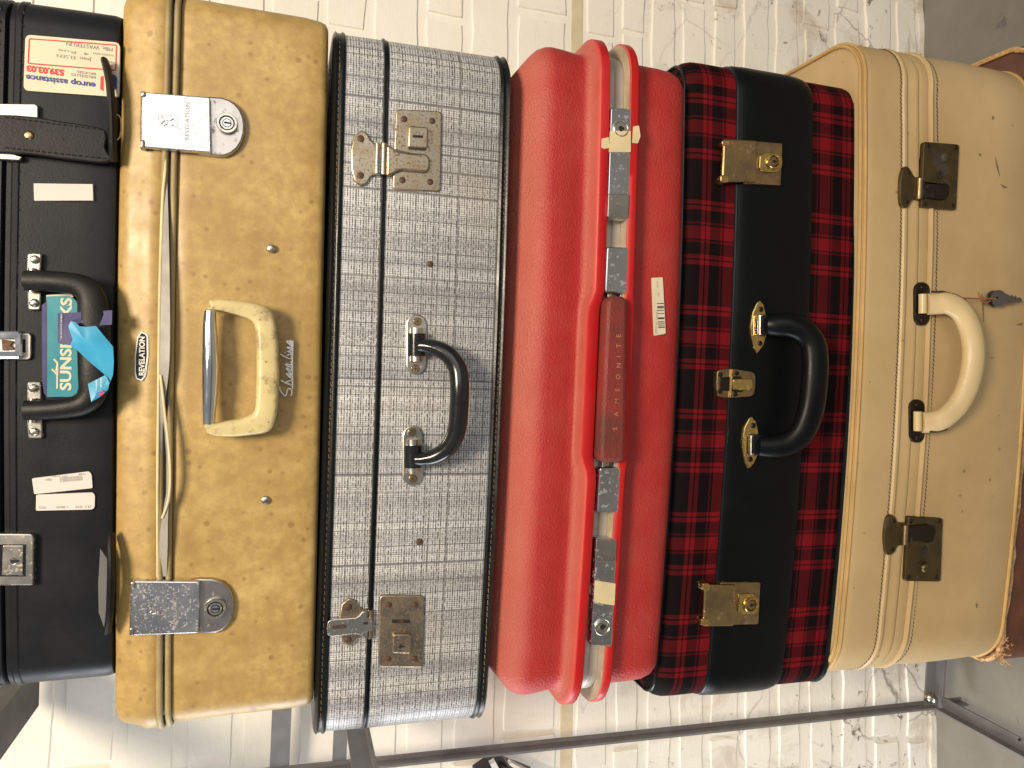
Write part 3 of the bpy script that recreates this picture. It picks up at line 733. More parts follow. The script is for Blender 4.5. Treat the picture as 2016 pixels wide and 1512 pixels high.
def brass_latch(base, flap, lugs, lock, lr, oct_):
    lk = P(root, F, 'latch', M['brass'], base, .001, -.0072, .0008, r=.002)
    P(root, F, 'latch_flap', M['brass'], flap, -.0070, -.0100, .0009, r=.002, parent=lk)
    a, b = lugs[0], lugs[1]; mb = MB(); mb.tube([F.p(a[0], a[1], -.0075), F.p(b[0], b[1], -.0075)], .0026, 10); mb.build('hinge_pin', M['brass_bright'], root, F, lk)
    for q in lugs[2:]: P(root, F, 'hinge_lug', M['brass_bright'], q, .001, -.0112, .0016, r=.0012, parent=lk)
    P(root, F, 'lock_boss', M['brass_bright'], oct_, -.0065, -.0098, .0011, r=.0016, parent=lk)
    c = F.p(lock[0], lock[1], -.010); e = F.p(lock[0], lock[1] + lr, -.010); rr = abs(e.x - c.x)
    mb = MB(); mb.ring((c.x, -.0095, c.z), rr * .72, rr, .0034, 22); mb.build('lock_ring', M['brass_bright'], root, F, lk)
    mb = MB(); mb.dome((c.x, -.0095, c.z), rr * .70, .0022, 18, flat=.8); mb.build('lock_cylinder', M['brass'], root, F, lk)
    mb = MB(); mb.dome((c.x, -.0114, c.z), rr * .24, .0006, 10); mb.prism([(c.x - rr * .1, c.z - rr * .45), (c.x + rr * .1, c.z - rr * .45), (c.x + rr * .1, c.z), (c.x - rr * .1, c.z)], -.011, -.0120); mb.build('keyhole', M['dark'], root, F, lk)
o1 = (1300, 80, 3.6)
brass_latch(crop([(600, 705), (868, 728), (855, 1027), (600, 1012)], *o1), crop([(455, 698), (685, 708), (684, 1002), (448, 1000)], *o1),
            [(1426, 277), (1423, 357)] + [crop(q, *o1) for q in ([(435, 702), (500, 702), (500, 745), (435, 745)], [(424, 950), (490, 950), (490, 1008), (424, 1008)])], (1522, 318.5), 15.5,
            crop([(740, 790), (845, 800), (868, 830), (866, 895), (830, 935), (725, 930), (700, 905), (705, 815)], *o1))
o2 = (1230, 1080, 3.5)
brass_latch(crop([(660, 233), (937, 233), (922, 522), (660, 528)], *o2), crop([(560, 248), (765, 252), (752, 535), (545, 537)], *o2),
            [(1389, 1152), (1386, 1230)] + [crop(q, *o2) for q in ([(533, 237), (592, 240), (590, 295), (535, 292)], [(524, 483), (586, 485), (584, 537), (524, 535)])], (1477.5, 1190.5), 15.5,
            crop([(790, 315), (880, 310), (925, 345), (930, 400), (900, 452), (800, 450), (780, 430)], *o2))
o4 = (1300, 540, 3.6)
ck = P(root, F, 'centre_clasp', M['brass'], crop([(402, 690), (425, 674), (500, 667), (575, 678), (655, 690), (678, 705), (678, 790), (668, 852), (640, 868), (560, 874), (480, 878), (408, 864), (398, 780)], *o4), .001, -.0062, .0012, r=.001)
mb = MB(); mb.tube([F.p(1440, 727, -.0060), F.p(1437, 782, -.0060)], .0022, 8); mb.build('hinge_pin', M['brass_bright'], root, F, ck)
P(root, F, 'clasp_lever', M['brass_bright'], crop([(515, 742), (650, 738), (663, 765), (655, 815), (630, 825), (515, 818)], *o4), -.006, -.0105, .0014, r=.002, parent=ck)
P(root, F, 'clasp_hook', M['bronze_dark'], crop([(425, 730), (580, 722), (590, 838), (425, 822)], *o4), -.0055, -.0072, .0006, r=.002, parent=ck)
for a, b in crop([(430, 712), (545, 702), (425, 832), (535, 850)], *o4): rivet(root, F, 'rivet', M['bronze_dark'], a, b, 5, -.0058, .0016, ck)
path = spline([F.p(x, y, d) for x, y, d in [(1512, 640, -.012), (1530, 640, -.017), (1556, 641, -.022), (1582, 652, -.026), (1600, 676, -.029), (1605, 708, -.031), (1603, 760, -.032), (1596, 808, -.031), (1580, 850, -.028), (1555, 872, -.023), (1525, 879, -.018), (1494, 878, -.012)]], 6)
mb = MB(); mb.tube(path, lambda t: (.0112 + .0034 * math.sin(math.pi * t) ** .7, .0085 + .0030 * math.sin(math.pi * t)), 18, up=(0, 1, 0))
hd = mb.build('handle', M['black_band'], root, F)
for pts, lc in (([(640, 370), (655, 268), (690, 195), (708, 184), (735, 215), (752, 290), (757, 380), (752, 440), (735, 500), (700, 555), (683, 562), (662, 520), (645, 440)], (1497, 640, 19)),
            ([(580, 1190), (596, 1085), (630, 1020), (650, 1007), (680, 1040), (697, 1110), (703, 1200), (696, 1270), (670, 1335), (640, 1372), (622, 1378), (600, 1335), (585, 1260)], (1480, 876, 19))):
    P(root, F, 'handle_plate', M['brass_bright'], crop(pts, *o4), .001, -.0065, .0012, parent=hd, closed_spline=False)
    mb = MB(); mb.tube([F.p(lc[0], lc[1] - lc[2], -.010), F.p(lc[0], lc[1] + lc[2], -.010)], .0036, 10); mb.build('handle_pin', M['nickel'], root, F, hd)
    q = [(lc[0] + 3, lc[1] - lc[2] + 1), (lc[0] + 26, lc[1] - lc[2] - 1), (lc[0] + 24, lc[1] + lc[2]), (lc[0] + 2, lc[1] + lc[2] - 1)]
    P(root, F, 'handle_tab', M['trim'], q, -.004, -.0150, .0012, r=.001, parent=hd)
    q = [(lc[0] - 8, lc[1] - lc[2] + 2), (lc[0] - 1, lc[1] - lc[2] + 2), (lc[0] - 2, lc[1] + lc[2] - 2), (lc[0] - 9, lc[1] + lc[2] - 2)]
    P(root, F, 'slot', M['dark'], q, -.004, -.0068, r=.001, parent=hd)
for a, b in crop([(716, 248), (709, 490), (662, 1072), (640, 1312)], *o4): rivet(root, F, 'rivet', M['bronze_dark'], a, b, 5.5, -.0062, .0016, hd)

# ---- red moulded case
F, root = case('red_suitcase', 'bright red moulded suitcase with chrome push locks set between two raised rims', 0.692, 0.0, 0.008, 1347)
R_ = 0.030
x1 = F.endx(1120, 98, R_); x0 = F.endx(1085, 1363, R_)
PR = -.013                                        # how far the rims stand out
py = 330
zt = F.z(1001); r1a, r1b = F.z(1180, PR, py), F.z(1199, PR, py); r2a, r2b = F.z(1238, PR, py), F.z(1254, PR, py)
xm = F.p2(1205, 756)[0]
def bulge(sign, za_, reach):
    def fn(x, y, z, ins):
        if y > .05: return 0.0
        w = max(0.0, min(1.0, (0.092 - abs(x - xm)) / 0.022)); w = w * w * (3 - 2 * w)
        k = max(0.0, 1 - abs(z - za_) / reach)
        return sign * .0068 * w * k
    return fn
prof = [(zt, .045), (zt - .0006, .0350), (zt - .004, .0295), (zt - .012, .0195), (zt - .020, .0098), (zt - .026, .0042), (zt - .033, .0010), (zt - .040, .0), (zt - .050, .0008), (zt - .060, .0020), (r1a + .012, .0032), (r1a + .0075, .0024), (r1a + .0045, -.0010), (r1a + .0022, -.0085), (r1a + .0004, -.0125), (r1a - .001, PR), (r1b + .001, PR), (r1b, -.0118), (r1b, .002)]
mb = MB(); loft(mb, x0, x1, DEPTH, R_, prof[:14], cap1=False, nf=70, wob=.001, seed=8, zfun=bulge(1, r1a, .012)); lid = mb.build('lid', M['red'], root, F, sharp=50)
mb = MB(); loft(mb, x0, x1, DEPTH, R_, prof[13:], cap0=False, nf=70, wob=.001, seed=8, zfun=bulge(1, r1a, .03)); mb.build('rim', M['red_rim'], root, F, sharp=50)
prof = [(r2a, .002), (r2a, -.0118), (r2a - .001, PR), (r2b + .0008, PR), (r2b - .0006, -.0125), (r2b - .0022, -.0100), (r2b - .0040, -.0050), (r2b - .0055, .0005), (r2b - .010, .0036), (r2b - .024, .0040), (.060, .0035), (.030, .0040), (.018, .0050), (.009, .0080), (.003, .0130), (.0004, .020), (0, .04)]
mb = MB(); loft(mb, x0, x1, DEPTH, R_, prof[:6], cap1=False, nf=70, wob=.001, seed=8, zfun=bulge(-.35, r2a, .03)); mb.build('rim', M['red_rim'], root, F, sharp=50)
mb = MB(); loft(mb, x0, x1, DEPTH, R_, prof[5:], cap0=False, nf=70, wob=.001, seed=8); mb.build('base', M['red'], root, F, sharp=50)
mb = MB(); loft(mb, x0, x1, DEPTH, R_, [(r1b - .0003 + .008, .0012), (r1b - .0035, .0010), ((r1b + r2a) / 2 + .001, .0008), ((r1b + r2a) / 2, .0016), ((r1b + r2a) / 2 - .001, .0008), (r2a + .004, .0010), (r2a - .008, .0012)]); mb.build('channel', M['alu'], root, F)
mb = MB(); loft(mb, x0, x1, DEPTH, R_, [(r2a + .0006, .0004), (r2a + .0006, -.0114), (r2a + .0001, -.0114)], cap0=False, cap1=False, nf=70, zfun=bulge(-.35, r2a, .03)); mb.build('rubber_seal', M['yellowed'], root, F)
def bar(name, mat, pts, yb, yf, bev, parent=None, r=.0014): return P(root, F, name, mat, pts, yb, yf, bev, r=r, parent=parent)
def red_lock(body_, pad, lockc, tp):
    lk = bar('lock', M['chrome_lock'], body_, .001, -.0132, .0010)
    bar('lock_slider', M['steel_dull'], pad, -.0125, -.0150, .0008, lk)
    c = F.p(lockc[0], lockc[1], -.0140); e = F.p(lockc[0], lockc[1] + 16.5, -.0140); rr = abs(e.x - c.x)
    mb = MB(); mb.ring((c.x, -.0129, c.z), rr * .84, rr, .0020, 24); mb.dome((c.x, -.0129, c.z), rr * .82, .0013, 20, flat=.92); mb.build('lock_cylinder', M['nickel'], root, F, lk)
    mb = MB(); w = rr * .16; mb.prism([(c.x - rr * .35, c.z - w), (c.x + rr * .3, c.z - w), (c.x + rr * .3, c.z + w), (c.x - rr * .35, c.z + w)], -.0136, -.0145); mb.prism([(c.x - w, c.z - rr * .4), (c.x + w, c.z - rr * .4), (c.x + w, c.z + rr * .3), (c.x - w, c.z + rr * .3)], -.0136, -.0146); mb.build('keyhole', M['dark'], root, F, lk)
    bar('masking_tape', M['tape'], tp, -.0126, -.0143, 0, lk, r=.0004)
    return lk
red_lock([(1203, 212), (1243, 214), (1238, 433), (1196, 431)], [(1198, 381), (1239, 382), (1237, 429), (1196, 428)], (1222.5, 253), [(1202, 257), (1242, 258), (1242, 299), (1200, 299)])
red_lock([(1174, 1059), (1215, 1061), (1205, 1273), (1163, 1271)], [(1174, 1062), (1214, 1063), (1212, 1107), (1172, 1106)], (1186, 1234), [(1172, 1143), (1212, 1149), (1210, 1192), (1170, 1186)])
gr = bar('handle', M['red_grip'], [(1195, 583), (1237, 583), (1233, 911), (1180, 911)], -.002, -.0240, .0042, r=.002)
for q in ([(1195, 485), (1238, 487), (1234, 578), (1191, 577)], [(1180, 921), (1222, 920), (1218, 1010), (1175, 1009)]):
    bar('handle_mount', M['chrome_lock'], q, .001, -.0136, .0016, gr)
for q in ([(1197, 574), (1206, 574), (1205, 586), (1196, 586)], [(1222, 574), (1232, 574), (1231, 586), (1221, 586)], [(1186, 908), (1194, 908), (1193, 924), (1185, 924)], [(1209, 908), (1218, 908), (1217, 924), (1208, 924)]):
    bar('hinge_lug', M['steel_dull'], q, -.001, -.0080, .0008, gr)
mb = MB()
for ch, (a, b) in zip('SAMSONITE', [(1212, 847), (1214, 820), (1215.5, 794), (1217, 771), (1218, 747), (1219, 724), (1219, 703), (1219, 685), (1219, 664)]):
    t = text_mb(F, ch, a + 3, b, 9, -.0240, 'up', 1.0, .02, .0002); b0 = len(mb.v); mb.v += t.v; mb.f += [[i + b0 for i in f] for f in t.f]; mb.mi += t.mi; mb.uv += t.uv
mb.build('embossed_lettering', M['worn_red'], root, F, gr, smooth=False)
bar('torn_sticker', M['tape'], [(1185, 273), (1199, 270), (1200, 291), (1190, 293), (1184, 289)], PR + .001, PR - .0007, 0, r=.0003)
bar('torn_sticker', M['tape'], [(1247, 249), (1258, 247), (1261, 268), (1256, 282), (1245, 281)], PR + .001, PR - .0007, 0, r=.0003)
mb = MB()
q = [F.p2(x, y, -.002) for x, y in crop([(550, 690), (565, 662), (580, 680), (585, 720), (610, 735), (625, 695), (628, 760), (590, 790), (570, 795), (565, 740)], 950, 900, 2.907)]
mb.prism(q, .004, -.0036); mb.build('torn_sticker', M['lining'], root, F, smooth=False)
st = bar('barcode_sticker', M['paper_cream'], [(1283, 547), (1305, 546), (1311, 657), (1288, 661)], .006, .0026, 0, r=.0012)
mb = MB()
for yy, h_ in ((597, 1.6), (603, 2.6), (606, 1.2), (610.5, 1.5), (617, 1.3), (625, 2.4), (627.5, 1), (633, 1.8), (637, 1.6), (641, 1.5), (644, 1.8)):
    o_ = (yy - 597) * .045; q = [F.p2(x, y, .0024) for x, y in [(1294 + o_, yy), (1307 + o_, yy - .4), (1307 + o_, yy + h_ - .4), (1294 + o_, yy + h_)]]; mb.prism(q, .0030, .0024)
mb.build('barcode', M['ink'], root, F, st, smooth=False)
for body_, a, b, h_, L in (('0057 AF 720007', 1293, 656, 3.4, 46), ('AF', 1298, 584, 4, 8), ('417', 1296, 566, 4, 12)):
    text_mb(F, body_, a, b, h_, .0025, 'up', length_px=L).build('lettering', M['ink_grey'], root, F, st, smooth=False)
RD = F

# ---- grey tweed case
F, root = case('tweed_suitcase', 'grey and white tweed suitcase with black trim, black handle and rust specked locks', 0.70, -0.010, 0.014, 992)
R_ = 0.040
x1 = F.endx(830, 93, R_); x0 = F.endx(800, 1424, R_)
zt = F.z(638); sm = F.z(744.5); zb = 0.0; TR = F.z(638) - F.z(665)
prof = [(zt - .002, .012), (zt - .002, .002), (zt - TR, .0002), (zt - TR - .002, 0), (sm + .004, -.0006), (sm + .0021, -.0004), (sm + .002, .004)]
mb = MB(); loft(mb, x0, x1, DEPTH, R_, prof, wob=.001, seed=11); mb.build('lid', M['tweed'], root, F)
prof = [(sm - .0021, .004), (sm - .0022, -.0004), (sm - .004, -.0006), (TR + .002, -.0006), (TR, .0002), (.002, .002), (.002, .012)]
mb = MB(); loft(mb, x0, x1, DEPTH, R_, prof, wob=.001, seed=11); mb.build('base', M['tweed'], root, F)
mb = MB(); loft(mb, x0, x1, DEPTH, R_, [(sm + .0023, .006), (sm + .0023, -.0016), (sm + .0012, -.0024), (sm, -.0020), (sm - .0002, -.0004), (sm - .0016, -.0004), (sm - .0019, -.0012), (sm - .0024, .006)]); mb.build('seam_strip', M['trim'], root, F)
for zz in (zt, TR):
    p_ = [(zz - .0001, .012), (zz - .0002, .004), (zz - .0012, .0004), (zz - .003, -.0022), (zz - .0048, -.0008), (zz - TR * .5, -.0005), (zz - TR + .0042, -.0008), (zz - TR + .0026, -.0024), (zz - TR + .0006, -.0012), (zz - TR - .0002, .0014)]
    if zz == TR: p_ = [(z_, i_) for z_, i_ in p_[:-1]] + [(.0003, .010)] if False else [(TR - (zt - z_), i_) if False else (z_, i_) for z_, i_ in p_]
    if zz == TR: p_ = [(TR - z_, i_) for z_, i_ in p_][::-1]
    mb = MB(); loft(mb, x0, x1, DEPTH, R_, p_, wob=.001, seed=11); tr = mb.build('edge_trim', M['trim'], root, F)
    mb = MB(); stitches(mb, x0, x1, DEPTH, R_, zz - TR * .5, -.0002, .0060, .0046, .00042, .0001, 3, .0002); mb.build('trim_stitching', M['stitch_tan'], root, F, tr, kind='stuff')
oA = (620, 0, 3.78)
lk = P(root, F, 'latch', M['rusty'], crop([(602, 808), (947, 826), (937, 1428), (576, 1412)], *oA), .001, -.0032, .0012, r=.0045)
for a, b in crop([(665, 885), (874, 899), (651, 1340), (858, 1353)], *oA): rivet(root, F, 'rivet', M['rust_rivet'], a, b, 6.4, -.0030, .0014, lk)
P(root, F, 'push_button', M['rusty'], crop([(697, 933), (846, 945), (840, 1108), (692, 1096)], *oA), -.003, -.0080, .0014, r=.002, parent=lk)
P(root, F, 'button_slot', M['dark'], crop([(730, 1004), (806, 1008), (805, 1026), (729, 1022)], *oA), -.006, -.0083, parent=lk)
P(root, F, 'hinge_wing', M['rusty'], crop([(345, 965), (385, 985), (410, 1030), (450, 1078), (452, 1290), (412, 1320), (388, 1365), (340, 1382), (292, 1340), (270, 1260), (268, 1120), (288, 1010)], *oA), .001, -.0038, .0012, parent=lk, closed_spline=False)
for a, b in crop([(342, 1030), (340, 1305)], *oA): rivet(root, F, 'rivet', M['rust_rivet'], a, b, 7, -.0036, .0014, lk)
mb = MB()
for cx_, r_ in ((467, .0030), (514, .0034)): mb.tube([F.p(620 + cx_ / 3.78, 1070 / 3.78, -.0045), F.p(620 + (cx_ - 4) / 3.78, 1302 / 3.78, -.0045)], r_ * .95, 12)
mb.build('hinge_barrel', M['rusty'], root, F, lk)
P(root, F, 'hasp', M['rusty'], crop([(535, 1080), (565, 1085), (600, 1118), (640, 1130), (830, 1142), (858, 1175), (858, 1255), (832, 1282), (640, 1264), (590, 1290), (560, 1306), (532, 1306)], *oA), -.002, -.0072, .0018, r=.001, parent=lk)
oB = (600, 1100, 3.78)
lk = P(root, F, 'latch', M['rusty'], crop([(555, 272), (890, 274), (884, 814), (546, 808)], *oB), .001, -.0032, .0012, r=.0045)
for a, b in crop([(625, 348), (819, 348), (620, 749), (815, 749)], *oB): rivet(root, F, 'rivet', M['rust_rivet'], a, b, 6.4, -.0030, .0014, lk)
P(root, F, 'push_button', M['rusty'], crop([(655, 560), (797, 562), (788, 712), (648, 706)], *oB), -.003, -.0075, .0014, r=.002, parent=lk)
c = F.p2(*crop([(712, 655)], *oB)[0], -.0075); mb = MB(); mb.dome((c[0], -.0070, c[1]), .0022, .0008, 12); mb.prism([(c[0] - .0007, c[1] - .004), (c[0] + .0007, c[1] - .004), (c[0] + .0007, c[1] + .0005), (c[0] - .0007, c[1] + .0005)], -.007, -.0079); mb.build('keyhole', M['dark'], root, F, lk)
P(root, F, 'catch_slot', M['dark'], crop([(650, 452), (785, 455), (785, 480), (650, 479)], *oB), -.002, -.0034, parent=lk)
P(root, F, 'catch_spring', M['rust_rivet'], crop([(690, 454), (735, 455), (735, 480), (690, 479)], *oB), -.002, -.0036, parent=lk)
P(root, F, 'hinge_wing', M['rusty'], crop([(325, 295), (375, 310), (402, 360), (440, 378), (500, 380), (500, 588), (440, 595), (392, 602), (368, 640), (325, 660), (282, 622), (262, 540), (255, 440), (272, 340)], *oB), .001, -.0036, .0012, parent=lk)
P(root, F, 'hasp', M['nickel'], crop([(165, 500), (172, 470), (195, 454), (380, 440), (405, 425), (430, 396), (462, 392), (464, 440), (502, 446), (506, 535), (468, 540), (466, 592), (440, 592), (420, 572), (375, 560), (200, 580), (172, 570), (163, 545)], *oB), -.0045, -.0066, .0006, parent=lk)
P(root, F, 'hasp_tooth', M['rust_rivet'], crop([(198, 510), (308, 498), (308, 522), (200, 532)], *oB), -.006, -.0090, .0008, r=.0008, parent=lk)
P(root, F, 'hasp_slot', M['dark'], crop([(436, 472), (470, 472), (470, 490), (436, 490)], *oB), -.006, -.0069, parent=lk)
for a, b in crop([(325, 362), (322, 608)], *oB): rivet(root, F, 'rivet', M['rust_rivet'], a, b, 7, -.0034, .0014, lk)
mb = MB(); mb.tube([F.p(730, 1201, -.0040), F.p(729, 1257, -.0040)], .0021, 10); mb.build('hinge_barrel', M['rusty'], root, F, lk)
rivet(root, F, 'stud', M['rust_rivet'], 847, 520, 7, 0, .002); rivet(root, F, 'stud', M['rust_rivet'], 826, 1067, 7, 0, .002)
path = spline([F.p(x, y, d) for x, y, d in [(822, 682, -.012), (836, 681, -.014), (860, 686, -.018), (884, 700, -.022), (901, 726, -.025), (905, 760, -.027), (904, 800, -.027), (899, 848, -.026), (884, 880, -.023), (858, 898, -.018), (832, 904, -.014), (816, 904, -.012)]], 6)
mb = MB(); mb.tube(path, lambda t: .0052 + .0036 * math.sin(math.pi * t) ** .8, 18); hd = mb.build('handle', M['black_gloss'], root, F)
for cx, cy in ((820, 678.5), (813, 897.5)):
    P(root, F, 'handle_plate', M['nickel'], capsule(cx, cy, 21, 60, 9), .001, -.0030, .0013, parent=hd)
    mb = MB(); mb.tube([F.p(cx, cy - 33, -.0035), F.p(cx, cy + 33, -.0035)], .0062, 14); mb.build('hinge_bridge', M['nickel'], root, F, hd)
    mb = MB(); mb.tube([F.p(cx + .5, cy - 22, -.0060), F.p(cx, cy + 22, -.0060)], .0084, 16); mb.build('hinge_sleeve', M['black_gloss'], root, F, hd)
for a, b in crop([(728, 262), (712, 597), (690, 1046), (697, 1378)], 620, 560, 3.6):
    s_ = rivet(root, F, 'screw', M['brass'], a, b, 8.2, -.0028, .0018, hd, flat=.8)
    c = F.p2(a, b, -.0046); mb = MB()
    for w, h in ((.0020, .0004), (.0004, .0020)): mb.prism([(c[0] - w, c[1] - h), (c[0] + w, c[1] - h), (c[0] + w, c[1] + h), (c[0] - w, c[1] + h)], -.0035, -.0048)
    mb.build('screw_slot', M['rust_rivet'], root, F, hd)

# ---- mustard yellow case
F, root = case('yellow_suitcase', 'mottled mustard yellow suitcase with two chrome locks and an ivory and chrome handle', 0.70, -0.010, 0.019, 634)
R_ = 0.020
x1 = F.endx(500, 22, R_); x0 = F.endx(500, 1400, R_)
zt = F.z(222); z1 = F.z(316); z2 = F.z(342); zb = 0.0
prof = [(zt, .02), (zt - .0008, .010), (zt - .003, .0045), (zt - .007, .0012), (zt - .012, -.0006), (zt - .02, -.0026), (z1 + .01, -.0056), (z1 + .003, -.0056), (z1 + .001, -.0046), (z1, .006)]
mb = MB(); loft(mb, x0, x1, DEPTH, R_, prof, wob=.0018, seed=14); mb.build('lid', M['yellow'], root, F)
prof = [(z2, .006), (z2 - .0008, -.0012), (z2 - .003, -.0022), (z2 - .012, -.0026), (.06, -.0016), (.02, -.001), (.007, .0006), (.003, .0022), (.0006, .006), (0, .02)]
mb = MB(); loft(mb, x0, x1, DEPTH, R_, prof, wob=.0018, seed=14); mb.build('base', M['yellow'], root, F)
mb = MB(); loft(mb, x0, x1, DEPTH, R_, [(z1 + .002, .004), (z1, .003), ((z1 + z2) / 2, .005), (z2 + .0005, .003), (z2 - .002, .004)]); mb.build('seam_gap', M['lining_grey'], root, F)
def lidbow(x, y):
    if y > .05: return 0.0
    t = max(0.0, min(1.0, (x + .22) / .44)); return .0016 * math.sin(3.1416 * t) ** 2
mb = MB(); mb.tube(hoop(x0, x1, DEPTH, R_, z1 - .0016, -.0050, lidbow), .0027, 10, True); mb.build('piping', M['pipe_yellow'], root, F)
mb = MB(); mb.tube(hoop(x0, x1, DEPTH, R_, z2 + .0020, -.0035), .0026, 10, True); mb.build('piping', M['pipe_yellow'], root, F)
# the torn lining bows out of the half open lid
def ribbon(name, mat, top, bot, y, n=6):
    mb = MB(); t = spline([F.p(a, b, c) for a, b, c in top], n); u = spline([F.p(a, b, c) for a, b, c in bot], n)
    vs = t + u + [(a[0], a[1] + .0008, a[2]) for a in t] + [(a[0], a[1] + .0008, a[2]) for a in u]; k = len(t); fs = []
    for i in range(k - 1): fs += [[i, i + 1, k + i + 1, k + i], [2 * k + i, 3 * k + i, 3 * k + i + 1, 2 * k + i + 1], [i, 2 * k + i, 2 * k + i + 1, i + 1], [k + i, k + i + 1, 3 * k + i + 1, 3 * k + i]]
    mb.add(vs, fs); return mb.build(name, mat, root, F)
ribbon('lining_strip', M['lining_grey'], [(325, 296, -.004), (322, 350, -.006), (317, 450, -.008), (314, 700, -.009), (313, 860, -.008), (312, 1000, -.007), (312, 1135, -.004)], [(328, 296, -.004), (329, 350, -.006), (333, 500, -.0105), (334, 700, -.0115), (322, 820, -.008), (318, 940, -.006), (322, 1135, -.004)], 0)
ribbon('lining_flap', M['lining_grey'], [(316, 735, -.009), (319, 800, -.012), (326, 880, -.014), (329, 950, -.0135), (322, 1000, -.010), (314, 1060, -.009), (315, 1135, -.006)], [(317, 735, -.009), (324, 800, -.012), (333, 880, -.0145), (336, 950, -.014), (331, 1010, -.011), (330, 1070, -.009), (328, 1135, -.006)], 0)
for nm, mt, pts, r_ in (('lid_edge', 'lining', [(326, 296, -.0060), (325, 335, -.0070), (321, 380, -.0075), (318, 450, -.008), (314, 600, -.0085), (311.5, 800, -.0085), (310, 950, -.008), (310.5, 1136, -.0066)], .0011),
                       ('lining_edge', 'lining', [(316, 738, -.010), (323, 800, -.0135), (332, 880, -.0155), (335, 940, -.0152), (331, 985, -.013), (319, 1020, -.010)], .0010)):
    mb = MB(); mb.tube(spline([F.p(a, b, c) for a, b, c in pts], 6), r_, 7); mb.build(nm, M[mt], root, F)
def chrome_lock(flap, base, lockc, lugs, emb, txt, dark_bits):
    lk = P(root, F, 'latch', M['steel_dull'], base, .002, -.0072, .0016, closed_spline=False)
    P(root, F, 'latch_side', M['dark'], dark_bits, .002, -.0095, .0005, parent=lk)
    fl = P(root, F, 'latch_flap', M['chrome'], flap, -.0060, -.0125, .0011, r=[.0006, .0022, .0022, .0006], parent=lk)
    for q in lugs: P(root, F, 'hinge_lug', M['steel_dull'], q, -.004, -.0140, .0014, r=.0008, parent=lk)
    c = F.p(lockc[0], lockc[1], -.0095); e = F.p(lockc[0], lockc[1] + 20, -.0095); rr = abs(e.x - c.x)
    mb = MB(); mb.ring((c.x, -.0070, c.z), rr * .70, rr * 1.0, .0046, 26); mb.ring((c.x, -.0070, c.z), rr * .40, rr * .64, .0040, 22); mb.build('lock_ring', M['nickel'], root, F, lk)
    mb = MB(); mb.dome((c.x, -.0070, c.z), rr * .69, .0030, 20, flat=.9); mb.build('lock_gap', M['enamel'], root, F, lk)
    mb = MB(); mb.dome((c.x, -.0070, c.z), rr * .40, .0042, 16, flat=.85); mb.build('lock_cylinder', M['chrome_clean'], root, F, lk)
    mb = MB(); w = rr * .09; mb.prism([(c.x - w, c.z - rr * .36), (c.x + w * .8, c.z - rr * .36), (c.x + w * 1.6, c.z + rr * .1), (c.x + w, c.z + rr * .28), (c.x - w, c.z + rr * .28)], -.0105, -.01135); mb.build('keyhole', M['dark'], root, F, lk)
    (ea, eb), (ec, ed) = emb; mb = MB()
    fr = [(ea, eb), (ec, eb), (ec, ed), (ea, ed)]; q = px2(F, fr, -.0125); i_ = offset(q, .0005)
    mb.rings([[(x, y, z) for x, z in s_] for s_, y in ((q, -.0122), (q, -.0128), (i_, -.0128), (i_, -.0122))], False, False)
    fx, fy = (ea + ec) / 2, (eb + ed) / 2; u_ = (ed - eb) / 27.0
    for pts in ([(-12, 4), (-4, -2), (4, 1), (14, -5)], [(-4, -2), (-2, 9), (-10, 11)], [(4, 1), (7, 10), (14, 11)], [(-12, 4), (-15, 8)], [(-16, -9), (-8, -6), (-4, -2)]):
        mb.tube([F.p(fx + a * u_, fy + b * u_, -.0125) for a, b in pts], .0005, 5)
    mb.build('emblem', M['steel_dull'], root, F, lk)
    t = text_mb(F, 'REVELATION', txt[0], txt[1], txt[2], -.0125, 'up', length_px=txt[3]); t.build('lettering', M['ink_grey'], root, F, lk, smooth=False)
chrome_lock([(278, 180), (414, 191), (416, 301), (277, 290)], spline([(x, y, 0) for x, y in [(386, 189), (432, 190), (458, 199), (474, 218), (482, 244), (480, 272), (468, 294), (446, 307), (390, 303)]], 4) and [(386, 189), (415, 189.5), (437, 191), (452, 196), (464, 204.5), (473.5, 216), (479.5, 230), (482, 245), (481, 262), (476.5, 278), (468, 292), (456, 302), (442, 307.5), (420, 307), (390, 303)], (447, 243),
            [[(276, 178), (287, 179), (287, 191), (276, 190)], [(275, 274), (285, 275), (285, 292), (275, 291)]], ((311, 226), (350, 249)), (372, 276, 8.5, 74), [(277, 182), (300, 184), (300, 294), (276, 292)])
chrome_lock([(257, 1144), (393, 1145), (391, 1247), (254, 1252)], [(374, 1141), (395, 1139), (417, 1139.5), (434, 1144), (447, 1154), (456, 1168), (460, 1184), (460, 1201), (456, 1218), (448, 1232), (437, 1242), (424, 1247), (395, 1248)], (424, 1198),
            [[(256, 1145), (267, 1146), (266, 1161), (256, 1160)], [(254, 1236), (265, 1237), (265, 1253), (254, 1253)]], ((289, 1187), (329, 1211)), (348, 1235, 8, 70), [(257, 1144), (290, 1142), (290, 1150), (257, 1150)])
q = [(278, 652), (288, 656), (292, 662), (292.5, 700), (287, 741), (279, 750), (268, 746), (265, 735), (265, 700), (270, 664)]
bd = P(root, F, 'name_badge', M['white_print'], q, .003, -.0066, .0003)
qi = px2(F, q, -.0046); mb = MB(); mb.prism(offset(qi, .0013), -.006, -.0070); mb.build('badge_field', M['enamel'], root, F, bd, smooth=False)
text_mb(F, 'REVELATION', 284, 739, 11, -.0071, 'up', bold=.025, length_px=76, depth=.0004).build('lettering', M['white_print'], root, F, bd, smooth=False)
rivet(root, F, 'stud', M['steel_dull'], 534, 489, 8.5, -.002, .003); rivet(root, F, 'stud', M['steel_dull'], 523, 985, 8.5, -.002, .003)
oH = (220, 560, 4.2)
